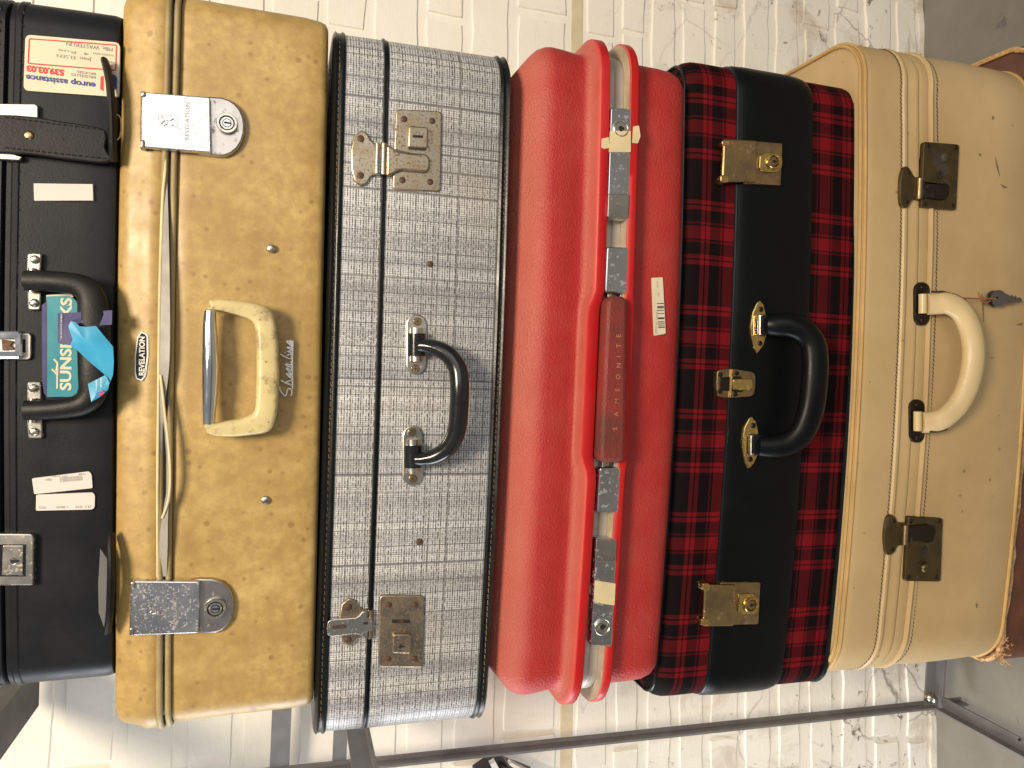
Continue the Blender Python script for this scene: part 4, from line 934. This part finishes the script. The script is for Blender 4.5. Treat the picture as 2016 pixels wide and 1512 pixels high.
ho = crop([(795, 195), (818, 150), (860, 122), (1000, 126), (1180, 152), (1275, 185), (1330, 235), (1355, 320), (1373, 450), (1385, 700), (1372, 1000), (1352, 1120), (1322, 1195), (1262, 1233), (1150, 1252), (1000, 1264), (850, 1256), (785, 1225), (765, 1170)], *oH)
hi_ = crop([(800, 206), (850, 208), (900, 214), (990, 238), (1080, 266), (1140, 292), (1172, 325), (1184, 370), (1191, 500), (1195, 700), (1191, 880), (1184, 1020), (1172, 1060), (1145, 1082), (1060, 1112), (960, 1132), (880, 1148), (820, 1154), (775, 1158)], *oH)
mb = MB(); ubar(mb, px2(F, ho, -.0230), px2(F, hi_, -.0230), -.0070, -.0230); hd = mb.build('handle', M['ivory'], root, F, sharp=60)
for y_ in (600, 843): P(root, F, 'handle_foot', M['ivory'], [(412, y_ - 9), (424, y_ - 9), (424, y_ + 9), (412, y_ + 9)], .001, -.012, .001, parent=hd)
mb = MB(); mb.tube(spline([F.p(x, y, -.0180) for x, y in [(413.5, 612), (412.5, 640), (414, 690), (414.5, 724), (413.5, 760), (412, 805), (411, 835)]], 6), lambda t: (.0046 + .0022 * math.sin(math.pi * t) ** 1.5), 16)
mb.build('hinge_bar', M['chrome_clean'], root, F, hd)
mb = MB(); oS = (540, 640, 9.45)
for pts in ([(105, 1140), (110, 1200), (150, 1270), (190, 1312), (225, 1290), (240, 1220), (265, 1178), (305, 1190), (325, 1230), (322, 1280), (302, 1320)], [(122, 1025), (190, 1062), (295, 1108), (320, 1120)], [(320, 1120), (270, 1085), (215, 1078), (240, 1050), (330, 1020), (315, 985)],
            [(315, 985), (270, 960), (228, 915), (232, 898), (262, 905), (305, 945), (318, 915), (300, 885)], [(300, 885), (268, 860), (226, 815), (230, 798), (262, 808), (308, 848), (322, 812), (310, 785)], [(310, 785), (260, 765), (212, 738), (245, 722), (300, 740), (322, 712), (300, 672)],
            [(106, 536), (200, 590), (290, 625), (322, 610), (310, 575)], [(232, 560), (290, 548), (318, 530), (300, 508)], [(194, 512), (206, 505)], [(300, 508), (245, 490), (320, 470), (285, 440), (238, 424), (262, 408), (320, 418), (322, 385)], [(322, 385), (280, 360), (235, 315), (238, 296), (270, 306), (318, 348), (325, 312), (290, 280)]):
    mb.tube(spline([F.p(a, b, -.0066) for a, b in crop(pts, *oS)], 4), .00082, 6)
mb.tube([F.p(a, b, -.0060) for a, b in crop([(341, 292), (333, 700), (338, 1185)], *oS)], .0010, 6)
mb.build('script_nameplate', M['silver'], root, F)
YF = F

# ---- black leatherette case on top
F, root = case('black_suitcase', 'black leatherette suitcase at the top of the stack, with stickers, straps and nickel locks', 0.702, -0.010, 0.019, 228)
R_ = 0.024
x1 = F.endx(140, 18, R_); x0 = F.endx(140, 1337, R_)
zb = 0.0; sm = F.z(9); zt = F.z(-180)
prof = [(zt, .02), (zt - .004, .004), (zt - .01, 0), (sm + .012, -.001), (sm + .0035, -.0012), (sm + .0022, .0006), (sm + .0018, .004)]
mb = MB(); loft(mb, x0, x1, DEPTH, R_, prof, wob=.002, seed=21); mb.build('lid', M['black'], root, F)
prof = [(sm - .0014, .004), (sm - .002, .0004), (sm - .0045, -.0016), (sm - .0080, -.0014), (sm - .0096, .0002), (.08, -.0004), (.03, 0), (.008, .0006), (.003, .002), (.0004, .01)]
mb = MB(); loft(mb, x0, x1, DEPTH, R_, prof, wob=.002, seed=21); mb.build('base', M['black'], root, F)
mb = MB(); loft(mb, x0, x1, DEPTH, R_, [(sm + .003, .004), (sm, .0035), (sm - .003, .004)]); mb.build('seam_gap', M['dark'], root, F)
mb = MB(); stitches(mb, x0, x1, DEPTH, R_, F.z(31), -.0003, .0105, .0050, .0006, .0002, 4, .0012); stitches(mb, x0, x1, DEPTH, R_, F.z(-14), -.0014, .0105, .0050, .0006, .0002, 4, .0012); mb.build('stitching', M['enamel'], root, F, kind='stuff')
# service sticker, upside down along the case
SY = -.0016
sk = P(root, F, 'service_sticker', M['paper_cream'], [(50, 68), (236, 84), (234, 191), (46, 178)], .002, SY, r=.0042)
def frame_strip(pts, w, mat, y):
    q = rpoly(px2(F, pts, y), .0016); i_ = offset(q, w); mb = MB()
    mb.rings([[(x, yy, z) for x, z in s_] for s_, yy in ((q, y + .0003), (q, y - .0002), (i_, y - .0002), (i_, y + .0003))], False, False)
    return mb.build('printed_frame', mat, root, F, sk, smooth=False)
frame_strip([(56.5, 75), (231, 88), (229, 140), (54, 126)], .0010, M['ink_red'], SY)
def stk(body, px, py, h, L, mat, bold=.0): text_mb(F, body, px, py, h, SY - .0001, 'left', length_px=L, bold=bold).build('lettering', M[mat], root, F, sk, smooth=False)
# words run towards the picture's left, heads down; baseline given at the word start
stk('europ assistance', 188, 163.5, 11.5, 136, 'ink_blue', .028)
stk('539.03.03', 126, 138, 11.5, 73, 'ink_red', .045)
stk('BRUXELLES', 188, 150, 5.5, 48, 'ink_grey'); stk('BRUSSEL', 188, 143.5, 5.0, 38, 'ink_grey')
stk('Mlle. WASTERLIN', 221, 94, 8, 90, 'ink_grey'); stk('NUMERO ADRES', 223, 108, 3.5, 40, 'ink_grey'); stk('NOM', 223, 121, 4, 14, 'ink_grey'); stk('Jean  ELSEN', 180, 115, 6.5, 68, 'ink_grey'); stk('4  Rue', 175, 104, 6, 60, 'ink_grey')
P(root, F, 'logo_red', M['ink_red'], [(198, 151), (204, 149), (204, 180), (197, 175)], .001, SY - .0002, r=.0008, parent=sk)
P(root, F, 'logo_blue', M['ink_blue'], [(214, 145), (227, 147), (231, 154), (230, 176), (213, 178)], .001, SY - .0002, r=.0014, parent=sk)
P(root, F, 'blank_label', M['paper'], [(66, 361), (182, 362.5), (183, 394.5), (67, 394.5)], .002, -.0018)
lb = P(root, F, 'flight_label', M['paper'], [(62.5, 942), (175, 928), (180, 934), (182, 961), (67, 973)], .002, -.0022, r=.0012)
mb = MB(); rnd = random.Random(2); xx = 117.0
while xx < 161:
    w = rnd.choice((.9, 1.3, 2.0)); o_ = -(xx - 117) * .085
    mb.prism([F.p2(a, b, -.0023) for a, b in [(xx, 940 + o_), (xx + w, 940 + o_), (xx + w + .8, 949.5 + o_), (xx + .8, 949.5 + o_)]], -.002, -.0023); xx += w + rnd.choice((.9, 1.2))
mb.build('barcode', M['ink_grey'], root, F, lb, smooth=False)
for body_, a, b, h_, L in (('BRU', 101, 942, 4.5, 12), ('7100', 169, 931.5, 4, 14), ('SN 2785', 133, 936, 3, 32)): text_mb(F, body_, a, b, h_, -.0022, 'left', length_px=L).build('lettering', M['ink_grey'], root, F, lb, smooth=False)
lb = P(root, F, 'flight_label', M['paper'], [(71, 974), (182, 969.5), (186.5, 975), (186, 998), (182, 1003), (70.5, 1005.5)], .002, -.0021, r=.0012)
for body_, a, b, h_, L in (('SEQ', 90, 997, 4.5, 13), ('/ 70243', 133, 996, 4.5, 22), ('FLT', 178, 995, 4.5, 12), ('032', 161, 995.5, 4.5, 13)): text_mb(F, body_, a, b, h_, -.0021, 'left', length_px=L).build('lettering', M['ink_grey'], root, F, lb, smooth=False)
# strap, buckle plate and keeper
bp = P(root, F, 'buckle_plate', M['nickel'], [(-30, 203), (69, 204), (75, 209), (75, 236), (-30, 236)], .001, -.0040, .0008, r=.001)
P(root, F, 'buckle_plate', M['nickel'], [(-30, 296), (20, 300), (43, 309), (38, 316), (0, 314), (-30, 309)], .001, -.0060, .0008)
sp = P(root, F, 'strap', M['strap'], [(-40, 224), (30, 226), (75, 230), (110, 237), (160, 244), (197, 251), (207, 256), (210, 272), (207, 290), (212, 300), (221, 314), (209, 320), (195, 320.5), (120, 312), (60, 304), (-40, 297)], -.0060, -.0100, .0012)
rivet(root, F, 'rivet', M['brass'], 56, 266, 9, -.0100, .0016, sp); rivet(root, F, 'strap_hole', M['dark'], 123, 275, 3.2, -.0098, .0004, sp)
mb = MB()
for (xa, ya), (xb, yb_) in (((10, 231), (205, 256)), ((10, 291), (215, 313))):
    for k in range(17):
        t0 = k / 17; a = F.p(xa + (xb - xa) * t0, ya + (yb_ - ya) * t0, -.0101); b = F.p(xa + (xb - xa) * (t0 + .032), ya + (yb_ - ya) * (t0 + .032), -.0101); mb.tube([a, b], .0006, 5)
mb.build('strap_stitching', M['enamel'], root, F, sp, kind='stuff')
def lathe_loop(name, pts_front, pts_back, mat, label=None):      # a thick leather loop standing out from the face
    a = [F.p(x, y, d) for x, y, d in pts_front]; mb = MB(); mb.tube(spline(a, 6), lambda t: (.0030, .0062), 10, up=(0, 1, 0)); return mb.build(name, mat, root, F, label=label)
lathe_loop('strap_loop', [(207, 122, -.006), (211, 138, -.009), (216, 165, -.011), (219, 200, -.012), (221, 245, -.012), (222, 290, -.010), (224, 318, -.007)], None, M['strap'])
mb = MB(); mb.tube(spline([F.p(x, y, -.010) for x, y in [(224, 226), (232, 226.5), (237, 234), (238, 252), (236, 268), (231, 274), (224, 273)]], 5), .0007, 7); mb.build('wire_loop', M['brass'], root, F)
lathe_loop('strap_loop', [(219, 1052, -.005), (218, 1072, -.010), (219, 1110, -.014), (218, 1160, -.015), (216, 1210, -.012), (212, 1240, -.006)], None, M['strap'])
P(root, F, 'strap_end', M['strap_lit'], [(197, 1079), (205, 1090), (214, 1103), (212, 1180), (208, 1222), (205, 1237), (194, 1206), (193, 1150)], -.006, -.0105, .0006)  # strap's lit face, its brightness painted as a paler grey
for q, inner, m2 in (([(-60, 1050), (61, 1051), (67, 1057), (66, 1153), (-60, 1154)], [(-60, 1072), (51, 1072), (50, 1135), (-60, 1135)], [(5, 1074), (46, 1074), (45, 1133), (3, 1133)]),):
    lk = P(root, F, 'latch', M['nickel'], q, .001, -.0068, .0012, r=.0012)
    P(root, F, 'latch_recess', M['enamel'], inner, -.006, -.0071, parent=lk); P(root, F, 'latch_slide', M['nickel'], m2, -.0070, -.0080, .0006, r=.0006, parent=lk)
    rivet(root, F, 'lock_ring', M['steel_dull'], 24, 1105, 8, -.0078, .0012, lk, flat=.8); P(root, F, 'keyhole', M['dark'], [(20, 1101), (27, 1102), (36, 1104), (36, 1107), (27, 1109), (20, 1109)], -.0085, -.0094, r=.0006, parent=lk)
lk = P(root, F, 'centre_clasp', M['nickel'], [(-40, 656), (56, 655), (62, 660), (61, 706), (54, 709), (-40, 708)], .001, -.0040, .0010, r=.001)
mb = MB(); c0 = px2(F, [(-40, 652), (36, 652), (43, 658), (43, 700), (36, 705), (-40, 706)], -.009); i0 = px2(F, [(-39, 666), (29, 666), (30, 668), (30, 690), (29, 692), (-39, 692)], -.009)
mb.rings([[(x, y, z) for x, z in s_] for s_, y in ((c0, -.003), (c0, -.0085), (offset(c0, .001), -.0095), (i0, -.0095), (i0, -.003))], False, False); mb.build('clasp_ring', M['chrome_clean'], root, F, lk)
P(root, F, 'clasp_tongue', M['rust_rivet'], [(2, 668), (26, 672), (20, 680), (28, 688), (4, 690)], -.003, -.0065, .0005, parent=lk); P(root, F, 'slot', M['dark'], [(45, 668), (50, 668), (50, 694), (45, 694)], -.003, -.0043, parent=lk)
path = [F.p(x, y, d) for x, y, d in [(50, 552, -.012), (80, 552.5, -.014), (125, 556, -.016), (158, 563, -.017), (178, 582, -.018), (184, 620, -.019), (185, 680, -.019), (185, 740, -.019), (181, 775, -.018), (163, 795, -.017), (130, 803, -.016), (85, 807, -.014), (50, 808, -.012)]]
mb = MB(); mb.tube(spline(path, 6), lambda t: (.0080 + .0042 * math.exp(-((t - .5) / .22) ** 2), .0062), 16, up=(0, 1, 0)); hd = mb.build('handle', M['strap'], root, F)
oP = (0, 490, 3.875)
for q in ([(205, 30), (318, 30), (308, 200), (200, 200)], [(202, 280), (315, 325), (308, 468), (212, 470)], [(205, 1012), (312, 1012), (318, 1180), (202, 1180)], [(200, 1280), (320, 1280), (325, 1448), (212, 1450)]):
    P(root, F, 'handle_bracket', M['nickel'], crop(q, *oP), .001, -.0046, .0012, r=.0012, parent=hd)
for a, b in crop([(262, 80), (258, 412), (252, 1062), (257, 1395)], *oP): rivet(root, F, 'rivet', M['nickel'], a, b, 8.6, -.0044, .0030, hd)
for y_ in (552, 808):
    mb = MB(); mb.tube([F.p(64, y_ - 24, -.0090), F.p(63, y_ + 24, -.0090)], .0030, 10); mb.build('handle_pin', M['steel_dull'], root, F, hd)
BF = F

# ---- tags hanging at the black handle
def thing_at(F, px, py, y, name, label, cat):
    g = F.p(px, py, y); K = Frame(0, 0, 0, org=Vector((0, 0, 0))); K.M = F.M @ Matrix.Translation(g); K.I = K.M.inverted(); K.sag = F.sag
    r = empty(name, K.M, label, cat); return K, r
K, r = thing_at(BF, 124, 682, -.006, 'luggage_tag', 'teal card luggage tag with white lettering behind the black handle', 'luggage tag')
P(r, K, 'card', M['teal'], crop([(352, 362), (520, 358), (560, 375), (585, 405), (600, 470), (603, 900), (602, 1040), (585, 1100), (545, 1128), (352, 1130)], *oP), .0008, -.0004, r=.001)
P(r, K, 'coloured_edge', M['purple'], crop([(318, 430), (356, 400), (356, 1128), (335, 1100), (320, 1010)], *oP), .0006, -.0006)
P(r, K, 'paper_backing', M['print_beige'], crop([(352, 352), (540, 340), (560, 366), (520, 372), (352, 376)], *oP), .0010, -.0001)
text_mb(K, 'SUNSPARKS', 139.5, 768.5, 22, -.0004, 'up', bold=.03, length_px=182).build('lettering', M['print_beige'], r, K, smooth=False)
mb = MB()
for pts, rr in (([(436, 1065), (438, 960), (440, 905), (438, 860)], .0007), ([(396, 915), (430, 950), (440, 965)], .0009), ([(412, 840), (436, 870), (438, 890), (430, 930)], .0009)):
    mb.tube(spline([K.p(a, b, -.0006) for a, b in crop(pts, *oP)], 4), rr, 5, flat=.5)
mb.build('sun_emblem', M['print_beige'], r, K)
K, r = thing_at(BF, 170, 680, -.026, 'airline_baggage_strip', 'creased purple and sky blue airline baggage strip looped round the black handle', 'baggage strip')
def sheet(name, mat, pts, y, tw=0.0, bulge=0.0):
    q = px2(K, pts, y); xs = [a for a, _ in q]; x0_, x1_ = min(xs), max(xs); mb = MB()
    c = (sum(a for a, _ in q) / len(q), sum(b for _, b in q) / len(q)); n = len(q); rs = []
    for s_ in (1.0, .66, .33):
        rs.append([(c[0] + (a - c[0]) * s_, y - bulge * (1 - s_) + tw * ((a - x0_) / (x1_ - x0_) - .5) + .0006 * noise.noise(Vector((a * 120, b * 120, s_))), c[1] + (b - c[1]) * s_) for a, b in q])
    back = [[(a, yy + .0004, z) for a, yy, z in rr] for rr in rs]
    mb.rings(back[::-1] + rs); return mb.build(name, mat, r, K, sharp=25)
sheet('purple_flap', M['purple'], crop([(437, 490), (640, 480), (852, 468), (852, 578), (770, 584), (690, 588), (650, 555), (600, 532), (545, 545), (530, 600), (548, 660), (540, 735), (442, 722)], *oP), .0012, .003)
sheet('blue_band', M['blue_paper'], crop([(524, 590), (545, 552), (575, 560), (610, 590), (660, 596), (735, 588), (800, 670), (862, 745), (866, 860), (858, 960), (835, 1022), (800, 965), (690, 870), (580, 765), (535, 735), (556, 690), (538, 640)], *oP), -.0020, -.004, .0022)
sheet('blue_end', M['blue_paper'], crop([(668, 1030), (800, 962), (834, 1022), (822, 1075), (770, 1125), (700, 1166)], *oP), -.0030, .003, .0006)
for b_, px_, py_, h_, L in (('brussels', 191, 768, 4, 20), ('airlines', 200, 762, 4, 18)): text_mb(K, b_, px_, py_, h_, -.0045, 'up', length_px=L).build('lettering', M['white_print'], r, K, smooth=False)
text_mb(K, 'b', 203, 777, 9, -.0048, 'up', length_px=9, bold=.01).build('printed_logo', M['ink_red'], r, K, smooth=False)
text_mb(K, 'A STAR ALLIANCE MEMBER', 121.5, 676, 2.6, .0005, 'up', length_px=58).build('lettering', M['white_print'], r, K, smooth=False)

# ------------------------------------------------------------------ whitewashed wall, floor, rack
WF = Frame(0, math.radians(5.6), 0, sag=False, org=Vector((0, 1.075, 0)))
wall = empty('brick_wall', WF.M, 'whitewashed old brick wall with flaking cream paint behind the stack', 'wall')
wl = [634.7, 733, 834, 921, 1013, 1124]; w2 = [1149, 1218, 1278, 1338, 1398, 1459, 1522, 1577, 1639, 1698, 1759, 1811]
zs = [WF.p2(p, 40)[1] for p in wl]; zl = [WF.p2(p, 40)[1] for p in w2]
up = [zs[0] + .0700 * k for k in (7, 6, 5, 4, 3, 2, 1)]
cz = up + zs; lz = zl + [0.0]
mb = MB(); mb.prism([(-1.5, -.02), (1.5, -.02), (1.5, 2.3), (-1.5, 2.3)], .12, .0016); mb.build('mortar', M['brick'], wall, None, smooth=False)
zo, zo2 = zs[-1], zl[0]
mb = MB(); n_ = 60; vs = []
mb.prism([(-1.5, zo2 + .001), (1.5, zo2 + .001), (1.5, zo - .001), (-1.5, zo - .001)], .03, .0004, .001); mb.build('ochre_course', M['ochre'], wall, None)
def brick(xa, xb, za, zb_, rough, seed):
    nx, nz = 9, 4; mb = MB(); g = .0035; V = []; d = .0
    def pt(u, v, edge):
        x = xa + (xb - xa) * u; z = zb_ + (za - zb_) * v
        e = noise.noise(Vector((x * 14, z * 14, seed))) * rough
        jx = noise.noise(Vector((x * 30, z * 30, seed + 9))) * .0028 * (1 + rough * 120); jz = noise.noise(Vector((x * 22, z * 30, seed + 19))) * .0028 * (1 + rough * 120)
        return (x + jx * min(edge, 1), (.0042 if edge == 2 else -.0012 - e * .7), z + jz * min(edge, 1))
    eu, ev = .0028 / (xb - xa), .0028 / (za - zb_); us = [0, eu] + [eu + (1 - 2 * eu) * k / nx for k in range(1, nx)] + [1 - eu, 1]; vs_ = [0, ev] + [ev + (1 - 2 * ev) * k / nz for k in range(1, nz)] + [1 - ev, 1]
    grid = [[pt(u, v, 2 if (u in (0, 1) or v in (0, 1)) else (1 if (u in (eu, 1 - eu) or v in (ev, 1 - ev)) else 0)) for u in us] for v in vs_]
    N = len(us); mb.add([p for rr in grid for p in rr], [[a * N + b, a * N + b + 1, (a + 1) * N + b + 1, (a + 1) * N + b] for a in range(len(vs_) - 1) for b in range(N - 1)])
    return mb.build('brick', M['brick'], wall, None, sharp=28)
rnd = random.Random(11)
lay = [(cz[k], cz[k + 1]) for k in range(len(cz) - 1)] + [(lz[k], lz[k + 1]) for k in range(len(lz) - 1)]
XL, XR = -.98, .86
for k, (za, zb_) in enumerate(lay):
    x = XL - rnd.uniform(0, .2); low = max(0.0, min(1.0, (.75 - za) / .5))
    header = k % 3 == 1
    while x < XR:
        L = (.105 if header else .215) * rnd.uniform(.93, 1.06)
        if header and rnd.random() < .25: L *= 2
        gap = rnd.uniform(.005, .012) * (1 + low * .5)
        if x + L > XL and not (-.20 < x and x + L < .20): brick(x, x + L, za - gap * .5, zb_ + gap * .5 + .003, .0013 + .0020 * low, k * 13.7 + x * 5)
        x += L + rnd.uniform(.005, .010)
mb = MB(); mb.add([(-6, -4, 0), (6, -4, 0), (6, 1.9, 0), (-6, 1.9, 0)], [[0, 1, 2, 3]]); fl = mb.build('floor', M['floor'], None, None, smooth=False, kind='structure')

RF = Frame(0, 0, 0, sag=False, org=Vector((0, 0.955, 0)))
rk = empty('metal_rack', Matrix.Translation((-.53, .955, 0)), 'grey steel angle iron rack standing against the wall left of the stack', 'rack')
RI = Matrix.Translation((.53, -.955, 0))
class RackF:                                    # rack pieces are measured in the world and stored at the rack's own base
    def warp(s, v): return RI @ v
RK = RackF()
def angle(name, a, b, d1, d2, w1, w2, t=.003):  # L section from a to b: flanges along d1 and d2
    a, b, d1, d2 = Vector(a), Vector(b), Vector(d1).normalized(), Vector(d2).normalized()
    prof = [Vector((0, 0)), Vector((w1, 0)), Vector((w1, t)), Vector((t, t)), Vector((t, w2)), Vector((0, w2))]
    mb = MB(); mb.rings([[tuple(p + d1 * q.x + d2 * q.y) for q in prof] for p in (a, b)]); return mb.build(name, M['rack'], rk, RK, smooth=False)
def rp(px, py, Y): d = ray(px, py); return CAM + d * (Y / d.y)
pa, pb = rp(1817, 1389, .955), rp(1240, 1448, .955); Xp = (pa.x + pb.x) / 2
post = angle('post', (Xp, .955, 0.02), (Xp, .955, 1.75), (1, 0, 0), (0, -1, 0), .0075, .017)
zr = rp(1863, 1330, .93).z
angle('back_rail', (Xp + .002, .950, zr), (.28, .950, zr), (0, -1, 0), (0, 0, 1), .019, .021)
angle('side_rail', (Xp + .003, .9305, zr), (Xp + .003, .10, zr), (1, 0, 0), (0, 0, 1), .020, .017)
for px_, w in ((572, .024), (684, .018)):
    q = rp(px_, 1450, .985); angle('cross_rail', (-1.0, .985, q.z), (-.30, .985, q.z), (0, 0, 1), (0, 1, 0), w, .012)
q = rp(722, 1440, .90); angle('shelf_rail', (q.x, .94, q.z), (q.x, .15, q.z), (1, 0, 0), (0, 0, 1), .016, .024)
q = rp(38, 1356, .90); mb = MB()
mb.rings([[(q.x + x, y, q.z + z) for x, z in ((0, 0), (-.05, 0), (-.05, .05), (0, .05))] for y in (.20, .97)]); mb.build('upper_shelf_rail', M['beam'], rk, RK, smooth=False)
c = rp(1841, 1379, .935); mb = MB(); mb.dome((c.x, .950, c.z), .0085, .010, 12); mb.dome((c.x, .941, c.z), .0052, .008, 8); mb.build('bolt', M['nickel'], rk, RK)
c = rp(1905, 1420, .80); mb = MB(); mb.dome((Xp + .02, .80, zr + .004), .002, .002, 8); mb.build('screw', M['dark'], rk, RK)

# a black shoe left hanging behind the rack post
c = rp(990, 1512, .985)
BGM = Matrix.Translation(c); bgm = empty('black_shoe', BGM, 'toe of a black shoe with white stripes, just showing behind the rack post', 'shoe')
class BagF:
    def warp(s, v): return v - c
BG = BagF()
def flat3(pts, Y): return [rp(a, b, Y) for a, b in pts]
mb = MB(); o_ = [(935, 1518), (955, 1504), (975, 1496), (985, 1492), (992, 1493), (997, 1500), (1010, 1505), (1030, 1512), (1050, 1520), (1050, 1600), (935, 1600)]
rs = []
for yy, s_ in ((.990, 1.0), (.972, .98), (.962, .90), (.958, .70)):
    q = flat3(o_, .975); m_ = sum(q, Vector()) / len(q); rs.append([(m_.x + (v.x - m_.x) * s_, yy, m_.z + (v.z - m_.z) * s_) for v in q])
mb.rings(rs); mb.build('upper', M['enamel'], bgm, BG)
for pts in ([(963, 1501), (973, 1495), (984, 1516), (970, 1516)], [(987, 1512), (991, 1509), (994, 1513), (993, 1520), (988, 1520)], [(1000, 1501), (1004, 1497), (1040, 1516), (1022, 1516)]):
    q = flat3(pts, .962); mb = MB(); mb.rings([[(v.x, y_, v.z) for v in q] for y_ in (.966, .9555)]); mb.build('stripe', M['white_print'], bgm, BG, smooth=False)
